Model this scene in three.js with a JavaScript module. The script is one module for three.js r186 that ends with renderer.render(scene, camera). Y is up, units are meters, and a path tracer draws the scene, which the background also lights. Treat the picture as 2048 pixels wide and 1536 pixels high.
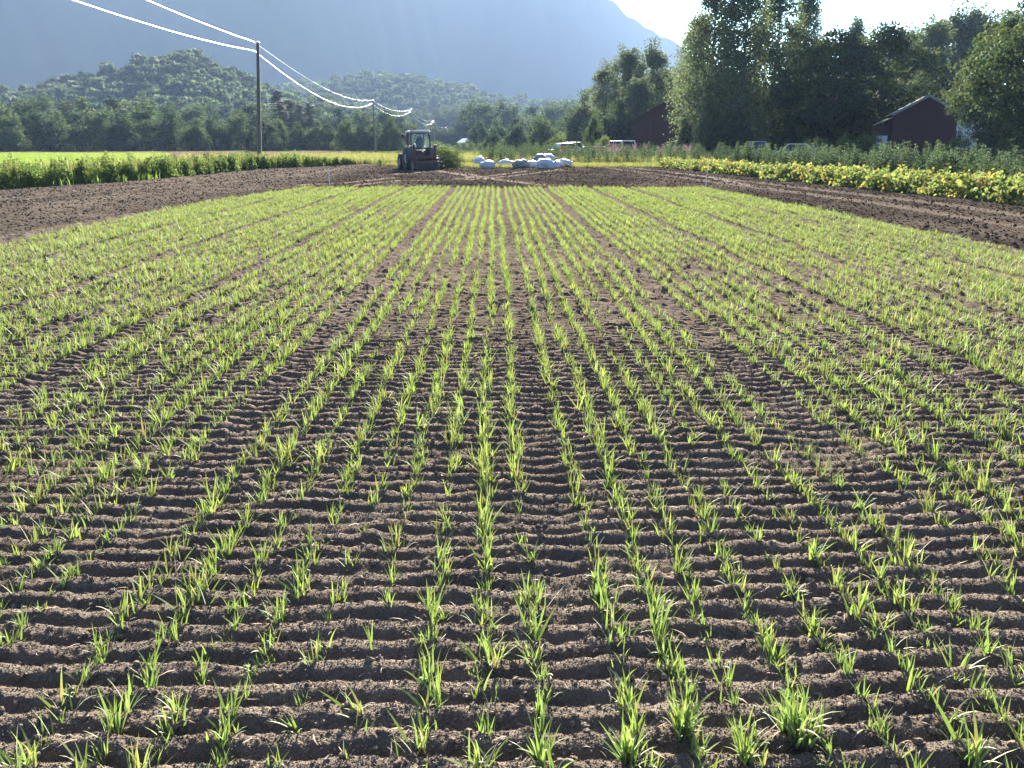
import * as THREE from 'three';
import { mergeGeometries } from 'three/addons/utils/BufferGeometryUtils.js';
import { RoundedBoxGeometry } from 'three/addons/geometries/RoundedBoxGeometry.js';
import { Sky } from 'three/addons/objects/Sky.js';

// ---------------------------------------------------------------- camera, sky, sun, exposure
const scene = new THREE.Scene();
const EYE = 1.7, FPX = 1647;                                    // eye height; focal length in photo pixels (2048 wide)
const camera = new THREE.PerspectiveCamera(50, 4 / 3, 0.05, 9000);
camera.position.set(0, EYE, 0);
camera.rotation.set(-16.41 * Math.PI / 180, -1.2 * Math.PI / 180, 0, 'YXZ');
camera.updateMatrixWorld(true);
const renderer = new THREE.WebGLRenderer({ antialias: true });
renderer.setSize(1024, 768);
renderer.toneMapping = THREE.LinearToneMapping;
renderer.toneMappingExposure = 10.6;
renderer.shadowMap.enabled = true;

const SUN_EL = 21.5 * Math.PI / 180, SUN_AZ = 4.5 * Math.PI / 180; // azimuth measured to the right of -z
const sunDir = new THREE.Vector3(Math.sin(SUN_AZ) * Math.cos(SUN_EL), Math.sin(SUN_EL), -Math.cos(SUN_AZ) * Math.cos(SUN_EL));
const sky = new Sky();
sky.name = 'sky';
sky.scale.setScalar(8000);
sky.material.uniforms.sunPosition.value.copy(sunDir);
sky.material.uniforms.turbidity.value = 3;
sky.material.uniforms.rayleigh.value = 1.0;
sky.material.uniforms.mieCoefficient.value = 0.004;
sky.material.uniforms.mieDirectionalG.value = 0.75;
sky.userData.kind = 'structure';
scene.add(sky);
scene.environmentIntensity = 0.1;
const sun = new THREE.DirectionalLight(0xffffff, 5);
sun.color.setRGB(1, 0.9, 0.74);
sun.name = 'sun';
sun.position.copy(sunDir).multiplyScalar(300);
sun.castShadow = true;
sun.shadow.mapSize.set(4096, 4096);
Object.assign(sun.shadow.camera, { left: -150, right: 150, top: 150, bottom: -150, near: 1, far: 900 });
scene.add(sun, sun.target);

// the valley air: real haze
scene.fog = new THREE.FogExp2(new THREE.Color().setRGB(0.44, 0.64, 1.0), 0.00015);

// ---------------------------------------------------------------- helpers
function rng(seed) { let s = seed >>> 0; return () => { s = (s + 0x6d2b79f5) >>> 0; let t = Math.imul(s ^ (s >>> 15), 1 | s); t = (t + Math.imul(t ^ (t >>> 7), 61 | t)) ^ t; return ((t ^ (t >>> 14)) >>> 0) / 4294967296; }; }
const clamp = (x, a = 0, b = 1) => x < a ? a : x > b ? b : x, lerp = (a, b, t) => a + (b - a) * t;
const smooth = (a, b, x) => { const t = clamp((x - a) / (b - a)); return t * t * (3 - 2 * t); };
function hash(ix, iy, s) { let h = Math.imul(ix, 374761393) + Math.imul(iy, 668265263) + Math.imul(s, 1274126177); h = Math.imul(h ^ (h >>> 13), 1274126177); return ((h ^ (h >>> 16)) >>> 0) / 4294967296; }
function noise(x, y, s = 0) {                                    // value noise, -1..1
  const ix = Math.floor(x), iy = Math.floor(y), fx = x - ix, fy = y - iy, u = fx * fx * (3 - 2 * fx), v = fy * fy * (3 - 2 * fy);
  return 2 * lerp(lerp(hash(ix, iy, s), hash(ix + 1, iy, s), u), lerp(hash(ix, iy + 1, s), hash(ix + 1, iy + 1, s), u), v) - 1;
}
const fbm = (x, y, s, n = 4) => { let a = 0.5, r = 0; for (let i = 0; i < n; i++) { r += a * noise(x, y, s + i); x = x * 2.03 + 7.1; y = y * 2.03 + 3.7; a *= 0.5; } return r; };
function ray(px, py) { return new THREE.Vector3((px - 1024) / FPX, (768 - py) / FPX, -1).applyEuler(camera.rotation); }
function onGround(px, py) { const d = ray(px, py), t = -EYE / d.y; return new THREE.Vector3(d.x * t, 0, d.z * t); }     // survey: where a sight line meets flat ground
function bearing(px, dist) { const d = ray(px, 283); const k = dist / Math.hypot(d.x, d.z); return new THREE.Vector3(d.x * k, 0, d.z * k); }
const heightAt = (py, dist, px) => { const d = ray(px, py); return EYE + dist * d.y / Math.hypot(d.x, d.z); };
const inPoly = (x, z, P) => { let c = false; for (let i = 0, j = P.length - 1; i < P.length; j = i++) { const a = P[i], b = P[j]; if ((a[1] > z) !== (b[1] > z) && x < (b[0] - a[0]) * (z - a[1]) / (b[1] - a[1]) + a[0]) c = !c; } return c; };
const taken = new Map();
function numbered(n) { const k = taken.get(n) ?? 0; taken.set(n, k + 1); return k ? n + '_' + String(k).padStart(3, '0') : n; }
function tag(o, label, category, group, kind) { if (label) o.userData.label = label; if (category) o.userData.category = category; if (group) o.userData.group = group; if (kind) o.userData.kind = kind; return o; }
function place(o, name, label, category, group) { o.name = numbered(name); scene.add(o); return tag(o, label, category, group); }
function part(name, geo, mat, parent) { const m = new THREE.Mesh(geo, mat); m.name = name; m.castShadow = m.receiveShadow = true; parent.add(m); return m; }
function copyOf(root) { const c = root.clone(); c.userData = {}; return c; }
const col = (r, g, b) => new THREE.Color().setRGB(r, g, b);
function mat(r, g, b, o = {}) { return new THREE.MeshStandardMaterial({ color: col(r, g, b), roughness: 0.85, side: THREE.DoubleSide, ...o }); }
function leafMat(r, g, b, o = {}) { return new THREE.MeshPhysicalMaterial({ color: col(r, g, b), roughness: 0.92, transmission: 0.5, thickness: 0, specularIntensity: 0.3, side: THREE.DoubleSide, vertexColors: true, ...o }); }
const box = (w, h, d, x = 0, y = 0, z = 0) => new THREE.BoxGeometry(w, h, d).translate(x, y, z);
const rbox = (w, h, d, x = 0, y = 0, z = 0, r = 0.03) => new RoundedBoxGeometry(w, h, d, 2, r).translate(x, y, z);
function tube(pts, r0, r1 = r0, seg = 6, sides = 6) {
  const g = new THREE.TubeGeometry(new THREE.CatmullRomCurve3(pts.map((p) => p.isVector3 ? p : new THREE.Vector3(...p))), seg, 1, sides, false), p = g.attributes.position, c = g.parameters.path, v = new THREE.Vector3(), q = new THREE.Vector3();
  for (let i = 0; i <= seg; i++) { c.getPointAt(i / seg, q); const r = lerp(r0, r1, i / seg); for (let j = 0; j <= sides; j++) { const k = i * (sides + 1) + j; v.fromBufferAttribute(p, k).sub(q).multiplyScalar(r).add(q); p.setXYZ(k, v.x, v.y, v.z); } }
  return g;
}
const plain = (gs) => mergeGeometries(gs.map((g) => { const h = g.index ? g.toNonIndexed() : g; for (const k of Object.keys(h.attributes)) if (!['position', 'normal', 'uv'].includes(k)) h.deleteAttribute(k); return h; }));
class Leaves {                                                   // many small faces, each with its own colour
  constructor() { this.p = []; this.c = []; this.i = []; }
  leaf(x, y, z, dx, dy, dz, sx, sy, sz, c) {                     // base point, direction*length, side*halfwidth
    const n = this.p.length / 3;
    const mx = x + dx * 0.45, my = y + dy * 0.45, mz = z + dz * 0.45;
    this.p.push(x, y, z, mx + sx, my + sy, mz + sz, x + dx, y + dy, z + dz, mx - sx, my - sy, mz - sz);
    for (let k = 0; k < 4; k++) this.c.push(c[0], c[1], c[2]);
    this.i.push(n, n + 1, n + 2, n, n + 2, n + 3);
  }
  random(R, x, y, z, size, c, droop = 0.2, wide = 0.38) {
    const a = R() * 6.2832, e = (R() - 0.5) * 2 - droop, ce = Math.cos(e), dx = Math.cos(a) * ce * size, dy = Math.sin(e) * size, dz = Math.sin(a) * ce * size;
    const b = R() * 6.2832, ux = Math.cos(b), uz = Math.sin(b), uy = (R() - 0.5) * 1.2;
    let sx = dy * uz - dz * uy, sy = dz * ux - dx * uz, sz = dx * uy - dy * ux; const l = Math.hypot(sx, sy, sz) || 1, w = size * wide / l;
    this.leaf(x, y, z, dx, dy, dz, sx * w, sy * w, sz * w, c);
  }
  strip(pts, w, sx, sz, c, c1 = c) {                             // a blade: centre line points, width profile, side direction
    const n = this.p.length / 3, m = pts.length;
    for (let k = 0; k < m; k++) {
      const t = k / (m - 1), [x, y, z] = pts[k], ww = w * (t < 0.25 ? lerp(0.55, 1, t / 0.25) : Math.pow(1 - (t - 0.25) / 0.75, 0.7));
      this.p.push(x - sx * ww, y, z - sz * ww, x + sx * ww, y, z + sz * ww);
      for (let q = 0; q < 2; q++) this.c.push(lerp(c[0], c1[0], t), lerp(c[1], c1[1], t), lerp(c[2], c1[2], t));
      if (k < m - 1) { const a = n + 2 * k; this.i.push(a, a + 1, a + 2, a + 1, a + 3, a + 2); }
    }
  }
  geo(normals = false) {
    const g = new THREE.BufferGeometry();
    g.setAttribute('position', new THREE.Float32BufferAttribute(this.p, 3));
    g.setAttribute('color', new THREE.Float32BufferAttribute(this.c, 3));
    g.setIndex(this.i);
    if (normals) g.computeVertexNormals();
    return g;
  }
}
function instanced(name, geo, material, list, parent, colors) {
  const m = new THREE.InstancedMesh(geo, material, list.length), M = new THREE.Matrix4(), q = new THREE.Quaternion(), e = new THREE.Euler(), v = new THREE.Vector3(), s = new THREE.Vector3();
  list.forEach((d, i) => { q.setFromEuler(e.set(d.rx ?? 0, d.ry ?? 0, d.rz ?? 0)); M.compose(v.set(d.x, d.y, d.z), q, s.set(d.s * (d.w ?? 1), d.s * (d.h ?? 1), d.s * (d.w ?? 1))); m.setMatrixAt(i, M); if (colors) m.setColorAt(i, d.c); });
  m.name = name; m.castShadow = m.receiveShadow = true;
  m.userData.kind = 'stuff';
  (parent ?? scene).add(m);
  return m;
}

// ---------------------------------------------------------------- land: survey of the zones (metres, flat valley floor)
const xz = (px, py) => { const p = onGround(px, py); return [p.x, p.z]; };
const ext = (a, b, k) => [b[0] + (b[0] - a[0]) * k, b[1] + (b[1] - a[1]) * k];
const pL1 = xz(612, 376), pL0 = xz(0, 473), pR1 = xz(1410, 378), pR0 = xz(2048, 505);
const PLOT = [[-9.6, 4], [-9.5, -6], pL0, xz(330, 421), pL1, pR1, xz(1750, 445), pR0, [9.2, -4], [9.2, 4]];
const sL0 = xz(0, 380), sL1 = xz(300, 360), sL2 = xz(520, 339), sL3 = xz(740, 328), sR0 = xz(1320, 335), sR1 = xz(1600, 364), sR2 = xz(2048, 410);
const SOIL = [[-22, 8], [-21.5, -14], sL0, sL1, sL2, sL3, xz(800, 333), xz(950, 336), xz(1150, 335), sR0, sR1, sR2, [14.6, -9], [15, 8]];
const GREEN = [[-120, -38], sL0, sL1, xz(330, 342), [bearing(285, 72).x, bearing(285, 72).z], [bearing(330, 118).x, bearing(330, 118).z], [-150, -122]];
const rise = (x, z) => { const d = Math.hypot(x, z); return Math.max(0, d - 300) * 0.012; };

// drilled rows: across positions in metres (the rows run away along -z)
const ROWS = [];
{
  const K = 1.772, tracks = [-4.7, -3.75, -2.8, -1.85, -0.85, 0.148, 1.05, 2.0, 2.8, 3.75, 4.7], first = 0.6;
  for (let t = 0; t < tracks.length - 1; t++) { const a = tracks[t] + (t === 5 ? 0.0725 : 0.1), b = tracks[t + 1] - (t === 4 ? 0.0725 : 0.1), n = Math.round((b - a) / 0.1025); for (let i = 0; i <= n; i++) ROWS.push((a + (b - a) * i / n) * K); }
}
const TRACKX = [-3.75, -2.8, -1.85, -0.85, 0.148, 1.05, 2.0, 2.8, 3.75].map((k) => k * 1.772);
const rowX = (k, z) => ROWS[k] + 0.012 * Math.sin(z * 0.9 + k) + 0.03 * fbm(k * 3.1, z * 0.5, 40, 2);

// pale dried wheel tracks over the harrowed land behind the plot (px lines in the photograph, turned into ground lines)
const DRY = [[[790, 350], [870, 343], [935, 349], [1010, 362], [1080, 372]], [[880, 343], [960, 357], [1060, 366]], [[700, 372], [800, 362], [900, 360], [985, 352], [1050, 343]], [[930, 360], [1030, 352], [1120, 340]], [[1330, 345], [1400, 352], [1500, 372]], [[600, 372], [700, 365], [790, 357]]].map((l) => l.map(([x, y]) => xz(x, y)));
function distTo(l, x, z) { let m = 1e9; for (let i = 0; i < l.length - 1; i++) { const [ax, az] = l[i], bx = l[i + 1][0] - ax, bz = l[i + 1][1] - az, t = clamp(((x - ax) * bx + (z - az) * bz) / (bx * bx + bz * bz)); m = Math.min(m, Math.hypot(x - ax - bx * t, z - az - bz * t)); } return m; }
// tractor tread prints running beside the potato row and beside the weeds
const offs = (l, dx) => l.map(([x, z]) => [x + dx, z]);
const TREAD = [offs([sR0, sR1, sR2, [14.6, -9]], -2.3), offs([sR0, sR1, sR2, [14.6, -9]], -3.9), offs([[-21.5, -14], sL0, sL1, sL2], 3.4), offs([[-21.5, -14], sL0, sL1, sL2], 5.2)];
function along(l, x, z) { let m = 1e9, s = 0, at = 0; for (let i = 0; i < l.length - 1; i++) { const [ax, az] = l[i], bx = l[i + 1][0] - ax, bz = l[i + 1][1] - az, L = Math.hypot(bx, bz), t = clamp(((x - ax) * bx + (z - az) * bz) / (L * L)), d = Math.hypot(x - ax - bx * t, z - az - bz * t); if (d < m) { m = d; at = s + t * L; } s += L; } return [m, at]; }

function soilHeight(x, z, d) {
  const plot = inPoly(x, z, PLOT);
  let h = 0.03 * fbm(x * 0.35, z * 0.35, 3, 2);
  const cl = Math.abs(noise(x * 19, z * 19, 11)), cl2 = Math.abs(noise(x * 43 + 5, z * 43, 12)), cl3 = noise(x * 95, z * 95, 13);
  if (plot) {
    const wob = 0.5 * fbm(x * 1.1, z * 0.6, 21, 3) + 0.11 * noise(x * 6, z * 3, 27), ph = (z / 0.116 + wob * 1.1 + x * 0.06), f = ph - Math.floor(ph);
    const prof = f < 0.22 ? smooth(-0.05, 0.22, f) : f < 0.55 ? 1 : 1 - smooth(0.55, 0.98, f);
    const br = clamp(0.62 + 1.1 * fbm(x * 2.3 + Math.floor(ph) * 0.37, z * 1.4, 31, 3)), near = 1 - 0.4 * smooth(8, 14, d);
    h += 0.041 * prof * (0.35 + 0.65 * br) * near;
    const lump = clamp(noise(x * 11, z * 11, 41) * 1.5 - 0.35) + 0.6 * clamp(noise(x * 24, z * 24, 42) * 1.6 - 0.5);
    h += (0.012 + 0.026 * smooth(6, 11, d)) * lump + 0.008 * (1 - cl) + 0.005 * (1 - cl2) + 0.0022 * cl3;
    let dr = 1e9; for (const r of TRACKX) dr = Math.min(dr, Math.abs(x - r));
    h -= 0.014 * (1 - smooth(0.05, 0.16, dr));
  } else {
    h += 0.026 * clamp(fbm(x * 9, z * 9, 51, 3) * 1.6) + 0.018 * (1 - cl) + 0.014 * (1 - cl2) + 0.025 * fbm(x * 1.3, z * 1.3, 52, 2);
    for (const T of TREAD) { const [m, s] = along(T, x, z); if (m < 0.36) { const ph = (s + m * 0.6) / 0.26, f = ph - Math.floor(ph); h = lerp(h, -0.015 + 0.065 * smooth(0.25, 0.5, f) * (1 - smooth(0.8, 1, f)) + 0.01 * (1 - cl), 1 - smooth(0.26, 0.36, m)); } }
  }
  return h;
}
function landHeight(x, z) { const d = Math.hypot(x, z); return inPoly(x, z, SOIL) ? soilHeight(x, z, d) : rise(x, z); }

function zoneOf(x, z) {
  if (inPoly(x, z, SOIL)) return 0;
  if (inPoly(x, z, GREEN)) return 1;
  const d = Math.hypot(x, z), az = Math.atan2(x, -z) * 57.3;
  if (az < -9.5 && d > 100 && d < 172) return 2;                 // stubble beyond the green field
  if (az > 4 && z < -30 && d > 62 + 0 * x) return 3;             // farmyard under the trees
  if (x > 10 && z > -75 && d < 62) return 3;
  return 4;                                                      // rough grass
}

// textures: fine soil grain (bump and tone), rough grass tone
function grainTexture(seed, size, f) {
  const d = new Uint8Array(size * size * 4);
  for (let y = 0; y < size; y++) for (let x = 0; x < size; x++) { const v = clamp(f(x / size, y / size, seed)) * 255, i = (y * size + x) * 4; d[i] = d[i + 1] = d[i + 2] = v; d[i + 3] = 255; }
  const t = new THREE.DataTexture(d, size, size); t.wrapS = t.wrapT = THREE.RepeatWrapping; t.magFilter = THREE.LinearFilter; t.minFilter = THREE.LinearMipmapLinearFilter; t.generateMipmaps = true; t.needsUpdate = true; return t;
}
function tnoise(u, v, n, s) { const x = u * n, y = v * n, ix = Math.floor(x), iy = Math.floor(y), fx = x - ix, fy = y - iy, a = fx * fx * (3 - 2 * fx), b = fy * fy * (3 - 2 * fy), w = (i, j) => hash(((i % n) + n) % n, ((j % n) + n) % n, s); return lerp(lerp(w(ix, iy), w(ix + 1, iy), a), lerp(w(ix, iy + 1), w(ix + 1, iy + 1), a), b); }
const soilBump = grainTexture(5, 1024, (u, v, s) => 0.4 * tnoise(u, v, 64, s) + 0.35 * tnoise(u, v, 150, s + 1) + 0.25 * tnoise(u, v, 340, s + 2));
soilBump.repeat.set(1.6, 1.6);
const soilTone = grainTexture(9, 1024, (u, v, s) => 0.62 + 0.3 * (0.3 * tnoise(u, v, 9, s) + 0.25 * tnoise(u, v, 40, s + 1) + 0.25 * tnoise(u, v, 160, s + 2) + 0.4 * (tnoise(u, v, 420, s + 3) - 0.3) + (hash(Math.floor(u * 512), Math.floor(v * 512), 77) > 0.985 ? 0.5 : 0)));
soilTone.colorSpace = THREE.SRGBColorSpace; soilTone.repeat.set(0.83, 0.83);

const soilMat = new THREE.MeshPhysicalMaterial({ specularIntensity: 0, vertexColors: true, roughness: 1, map: soilTone, bumpMap: soilBump, bumpScale: 0.008 });
const grassTone = grainTexture(15, 512, (u, v, s) => 0.55 + 0.25 * tnoise(u, v, 16, s) + 0.25 * tnoise(u, v, 90, s + 1));
grassTone.repeat.set(0.25, 0.25);
const grassMat = new THREE.MeshPhysicalMaterial({ specularIntensity: 0, vertexColors: true, roughness: 1, map: grassTone });
{
  const A = [], Rr = [], D2R = Math.PI / 180;
  for (let a = -64; a < -42; a += 0.22) A.push(a);
  for (let a = -42; a < 42; a += 0.125) A.push(a);
  for (let a = 42; a < 64; a += 0.22) A.push(a);
  for (let a = 64; a < 296; a += 4) A.push(a);
  Rr.push(0.25, 0.6, 0.9);
  let r = 1.2;
  while (r < 32) { Rr.push(r); r *= 1.0048; }
  while (r < 90) { Rr.push(r); r *= 1.01; }
  while (r < 5000) { Rr.push(r); r *= 1.05; }
  const nA = A.length, nR = Rr.length, pos = new Float32Array(nA * nR * 3), uv = new Float32Array(nA * nR * 2), cl = new Float32Array(nA * nR * 3), nor = new Float32Array(nA * nR * 3), zn = new Uint8Array(nA * nR);
  for (let i = 0; i < nR; i++) for (let j = 0; j < nA; j++) {
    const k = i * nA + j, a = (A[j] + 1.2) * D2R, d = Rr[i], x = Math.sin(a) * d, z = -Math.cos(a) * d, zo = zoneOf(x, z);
    zn[k] = zo;
    const fine = A[j] < 64 && d < 90;
    let y = zo === 0 ? (fine ? soilHeight(x, z, d) : 0.01) : rise(x, z) + (d < 200 ? 0.05 * fbm(x * 0.4, z * 0.4, 60, 2) : 0);
    pos[k * 3] = x; pos[k * 3 + 1] = y; pos[k * 3 + 2] = z; uv[k * 2] = x; uv[k * 2 + 1] = z;
    let c;
    if (zo === 0) {
      const plot = inPoly(x, z, PLOT), n = 0.5 + 0.5 * fbm(x * 0.7, z * 0.7, 70, 3), n2 = 0.5 + 0.5 * noise(x * 9, z * 9, 71);
      let dry = plot ? 0.85 + 0.35 * (n - 0.5) : 0.1 + 0.5 * (n - 0.5);
      if (!plot) { if (x < -6) dry += 0.38 * smooth(-6, -10, x); dry += 0.12 + 0.25 * smooth(0.1, 0.5, fbm(x * 0.5 + 3, z * 0.12, 73, 3)); for (const l of DRY) { const m = distTo(l, x, z); dry = Math.max(dry, 1.5 * (1 - smooth(0.1, 0.3, m + 0.08 * noise(x * 3, z * 3, 79)))); } for (const T of TREAD) if (along(T, x, z)[0] < 0.3) dry = Math.max(dry, 0.8); }
      dry = clamp(dry + 0.16 * (n2 - 0.5), 0, 1.7);
      c = [lerp(0.027, 0.162, dry), lerp(0.0226, 0.134, dry), lerp(0.0202, 0.109, dry)];
    } else {
      const n = 0.75 + 0.5 * fbm(x * 0.3, z * 0.3, 75, 3) + 0.2 * noise(x * 3, z * 3, 76);
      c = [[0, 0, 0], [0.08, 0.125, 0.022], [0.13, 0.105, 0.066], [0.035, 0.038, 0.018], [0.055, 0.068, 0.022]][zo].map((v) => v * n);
    }
    cl.set(c, k * 3);
  }
  const V = (k) => [pos[k * 3], pos[k * 3 + 1], pos[k * 3 + 2]], tri = [[], [], [], [], []];
  const add = (a, b, c) => {
    const p = V(a), q = V(b), s = V(c), ux = q[0] - p[0], uy = q[1] - p[1], uz = q[2] - p[2], vx = s[0] - p[0], vy = s[1] - p[1], vz = s[2] - p[2];
    const nx = uy * vz - uz * vy, ny = uz * vx - ux * vz, nz = ux * vy - uy * vx;
    for (const k of [a, b, c]) { nor[k * 3] += nx; nor[k * 3 + 1] += ny; nor[k * 3 + 2] += nz; }
    tri[zn[a]].push(a, b, c);
  };
  for (let i = 0; i < nR - 1; i++) for (let j = 0; j < nA; j++) { const a = i * nA + j, b = i * nA + (j + 1) % nA, c = a + nA, d = b + nA; add(a, b, c); add(b, d, c); }
  const names = ['field_soil', 'green_field', 'stubble_field', 'farmyard', 'rough_grass'];
  const labels = ['dark tilled field soil with roller ridges', 'bright green grass field', 'pale stubble field before the tree line', 'shaded farmyard ground under the trees', 'rough grass of the valley floor'];
  tri.forEach((t, zo) => {
    if (!t.length) return;
    const map = new Int32Array(nA * nR).fill(-1), ids = []; const idx = new Uint32Array(t.length);
    for (let q = 0; q < t.length; q++) { const k = t[q]; if (map[k] < 0) { map[k] = ids.length; ids.push(k); } idx[q] = map[k]; }
    const g = new THREE.BufferGeometry(), P = new Float32Array(ids.length * 3), N = new Float32Array(ids.length * 3), C = new Float32Array(ids.length * 3), U = new Float32Array(ids.length * 2);
    ids.forEach((k, q) => { for (let w = 0; w < 3; w++) { P[q * 3 + w] = pos[k * 3 + w]; N[q * 3 + w] = nor[k * 3 + w]; C[q * 3 + w] = cl[k * 3 + w]; } U[q * 2] = uv[k * 2]; U[q * 2 + 1] = uv[k * 2 + 1]; const l = Math.hypot(N[q * 3], N[q * 3 + 1], N[q * 3 + 2]) || 1; N[q * 3] /= l; N[q * 3 + 1] /= l; N[q * 3 + 2] /= l; });
    g.setAttribute('position', new THREE.BufferAttribute(P, 3)); g.setAttribute('normal', new THREE.BufferAttribute(N, 3)); g.setAttribute('color', new THREE.BufferAttribute(C, 3)); g.setAttribute('uv', new THREE.BufferAttribute(U, 2)); g.setIndex(new THREE.BufferAttribute(idx, 1));
    const m = new THREE.Mesh(g, zo === 0 ? soilMat : grassMat); m.receiveShadow = m.castShadow = true;
    place(m, names[zo], labels[zo], ['soil', 'field', 'field', 'ground', 'grass'][zo]); m.userData.kind = 'structure';
  });
}

// ---------------------------------------------------------------- mountain and forested hills
function ridgeMesh(az0, az1, nA, nR, base, top, elev, rough, seed) {   // a slope that climbs from a near foot to its far crest
  const P = [], C = [], I = [];
  for (let i = 0; i <= nR; i++) for (let j = 0; j <= nA; j++) {
    const a = lerp(az0, az1, j / nA), t = i / nR, b = base(a), e = top(a), d = lerp(b, e, t), h = e * Math.tan(elev(a) * Math.PI / 180) + EYE;
    const ar = a * Math.PI / 180, x = Math.sin(ar) * d, z = -Math.cos(ar) * d;
    const prof = Math.pow(t, 0.85), n = fbm(x * 0.006, z * 0.006, seed, 5);
    const y = lerp(-4, h, prof) + rough * n * (0.25 + Math.sin(Math.min(t, 1) * Math.PI)) * 1.0;
    P.push(x, y, z);
    const s = 0.8 + 0.5 * fbm(x * 0.02, z * 0.03, seed + 9, 4) ; C.push(0.022 * s, 0.034 * s, 0.02 * s);
  }
  for (let i = 0; i < nR; i++) for (let j = 0; j < nA; j++) { const a = i * (nA + 1) + j; I.push(a, a + 1, a + nA + 1, a + 1, a + nA + 2, a + nA + 1); }
  // far side down to the ground
  const n0 = P.length / 3;
  for (let j = 0; j <= nA; j++) { const a = lerp(az0, az1, j / nA), d = top(a) * 1.25, ar = a * Math.PI / 180; P.push(Math.sin(ar) * d, -10, -Math.cos(ar) * d); C.push(0.03, 0.045, 0.025); }
  for (let j = 0; j < nA; j++) { const a = nR * (nA + 1) + j; I.push(a, a + 1, n0 + j, a + 1, n0 + j + 1, n0 + j); }
  const g = new THREE.BufferGeometry();
  g.setAttribute('position', new THREE.Float32BufferAttribute(P, 3)); g.setAttribute('color', new THREE.Float32BufferAttribute(C, 3)); g.setIndex(I); g.computeVertexNormals();
  return g;
}
const forestMat = new THREE.MeshPhysicalMaterial({ specularIntensity: 0, vertexColors: true, roughness: 1, side: THREE.DoubleSide });
function curve(pts) { return (a) => { if (a <= pts[0][0]) return pts[0][1]; for (let i = 1; i < pts.length; i++) if (a <= pts[i][0]) { const t = (a - pts[i - 1][0]) / (pts[i][0] - pts[i - 1][0]); return lerp(pts[i - 1][1], pts[i][1], t * t * (3 - 2 * t)); } return pts[pts.length - 1][1]; }; }
const azOf = (px, py = 283) => { const d = ray(px, py); return Math.atan2(d.x, -d.z) * 57.29578; }, elOf = (px, py) => { const d = ray(px, py); return Math.atan2(d.y, Math.hypot(d.x, d.z)) * 57.29578; };
const skyline = (list) => curve(list.map(([x, y]) => [azOf(x, y), elOf(x, y)]));
{
  const top = curve([[-70, 1150], [-32, 1150], [-14, 1500], [0, 2050], [12, 2600], [40, 2600]]);
  const el = skyline([[-1700, -30], [-800, -40], [0, -50], [500, -60], [800, -64], [1000, -60], [1120, -44], [1180, -24], [1222, 0], [1262, 36], [1300, 58], [1325, 74], [1420, 130], [1600, 200], [2100, 230]]);
  const g = ridgeMesh(-68, 40, 420, 90, (a) => top(a) * 0.93, top, el, 9, 101);
  const m = new THREE.Mesh(g, forestMat); place(m, 'mountain', 'steep wooded mountain side filling the back of the valley', 'mountain'); m.userData.kind = 'structure';
}
const HILLS = [];
function hill(label, px0, px1, line, dNear, dTop, seed) {
  const el = skyline(line), az0 = azOf(px0), az1 = azOf(px1), base = () => dNear, top = () => dTop;
  const g = ridgeMesh(az0, az1, 120, 30, base, top, el, 7, seed);
  const m = new THREE.Mesh(g, forestMat); place(m, 'wooded_hill', label, 'hill'); m.userData.kind = 'structure';
  HILLS.push({ g, nA: 120, nR: 30 });
}
hill('wooded hill with a rounded top behind the left hedge', -500, 760, [[-500, 165], [-100, 195], [60, 205], [150, 180], [230, 158], [300, 142], [380, 128], [440, 150], [500, 178], [560, 205], [640, 222], [760, 250]], 330, 520, 201);
hill('long wooded ridge in the valley middle', 300, 1300, [[300, 220], [500, 205], [600, 182], [690, 168], [760, 164], [850, 170], [930, 188], [1000, 208], [1100, 220], [1300, 235]], 640, 950, 202);

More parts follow.
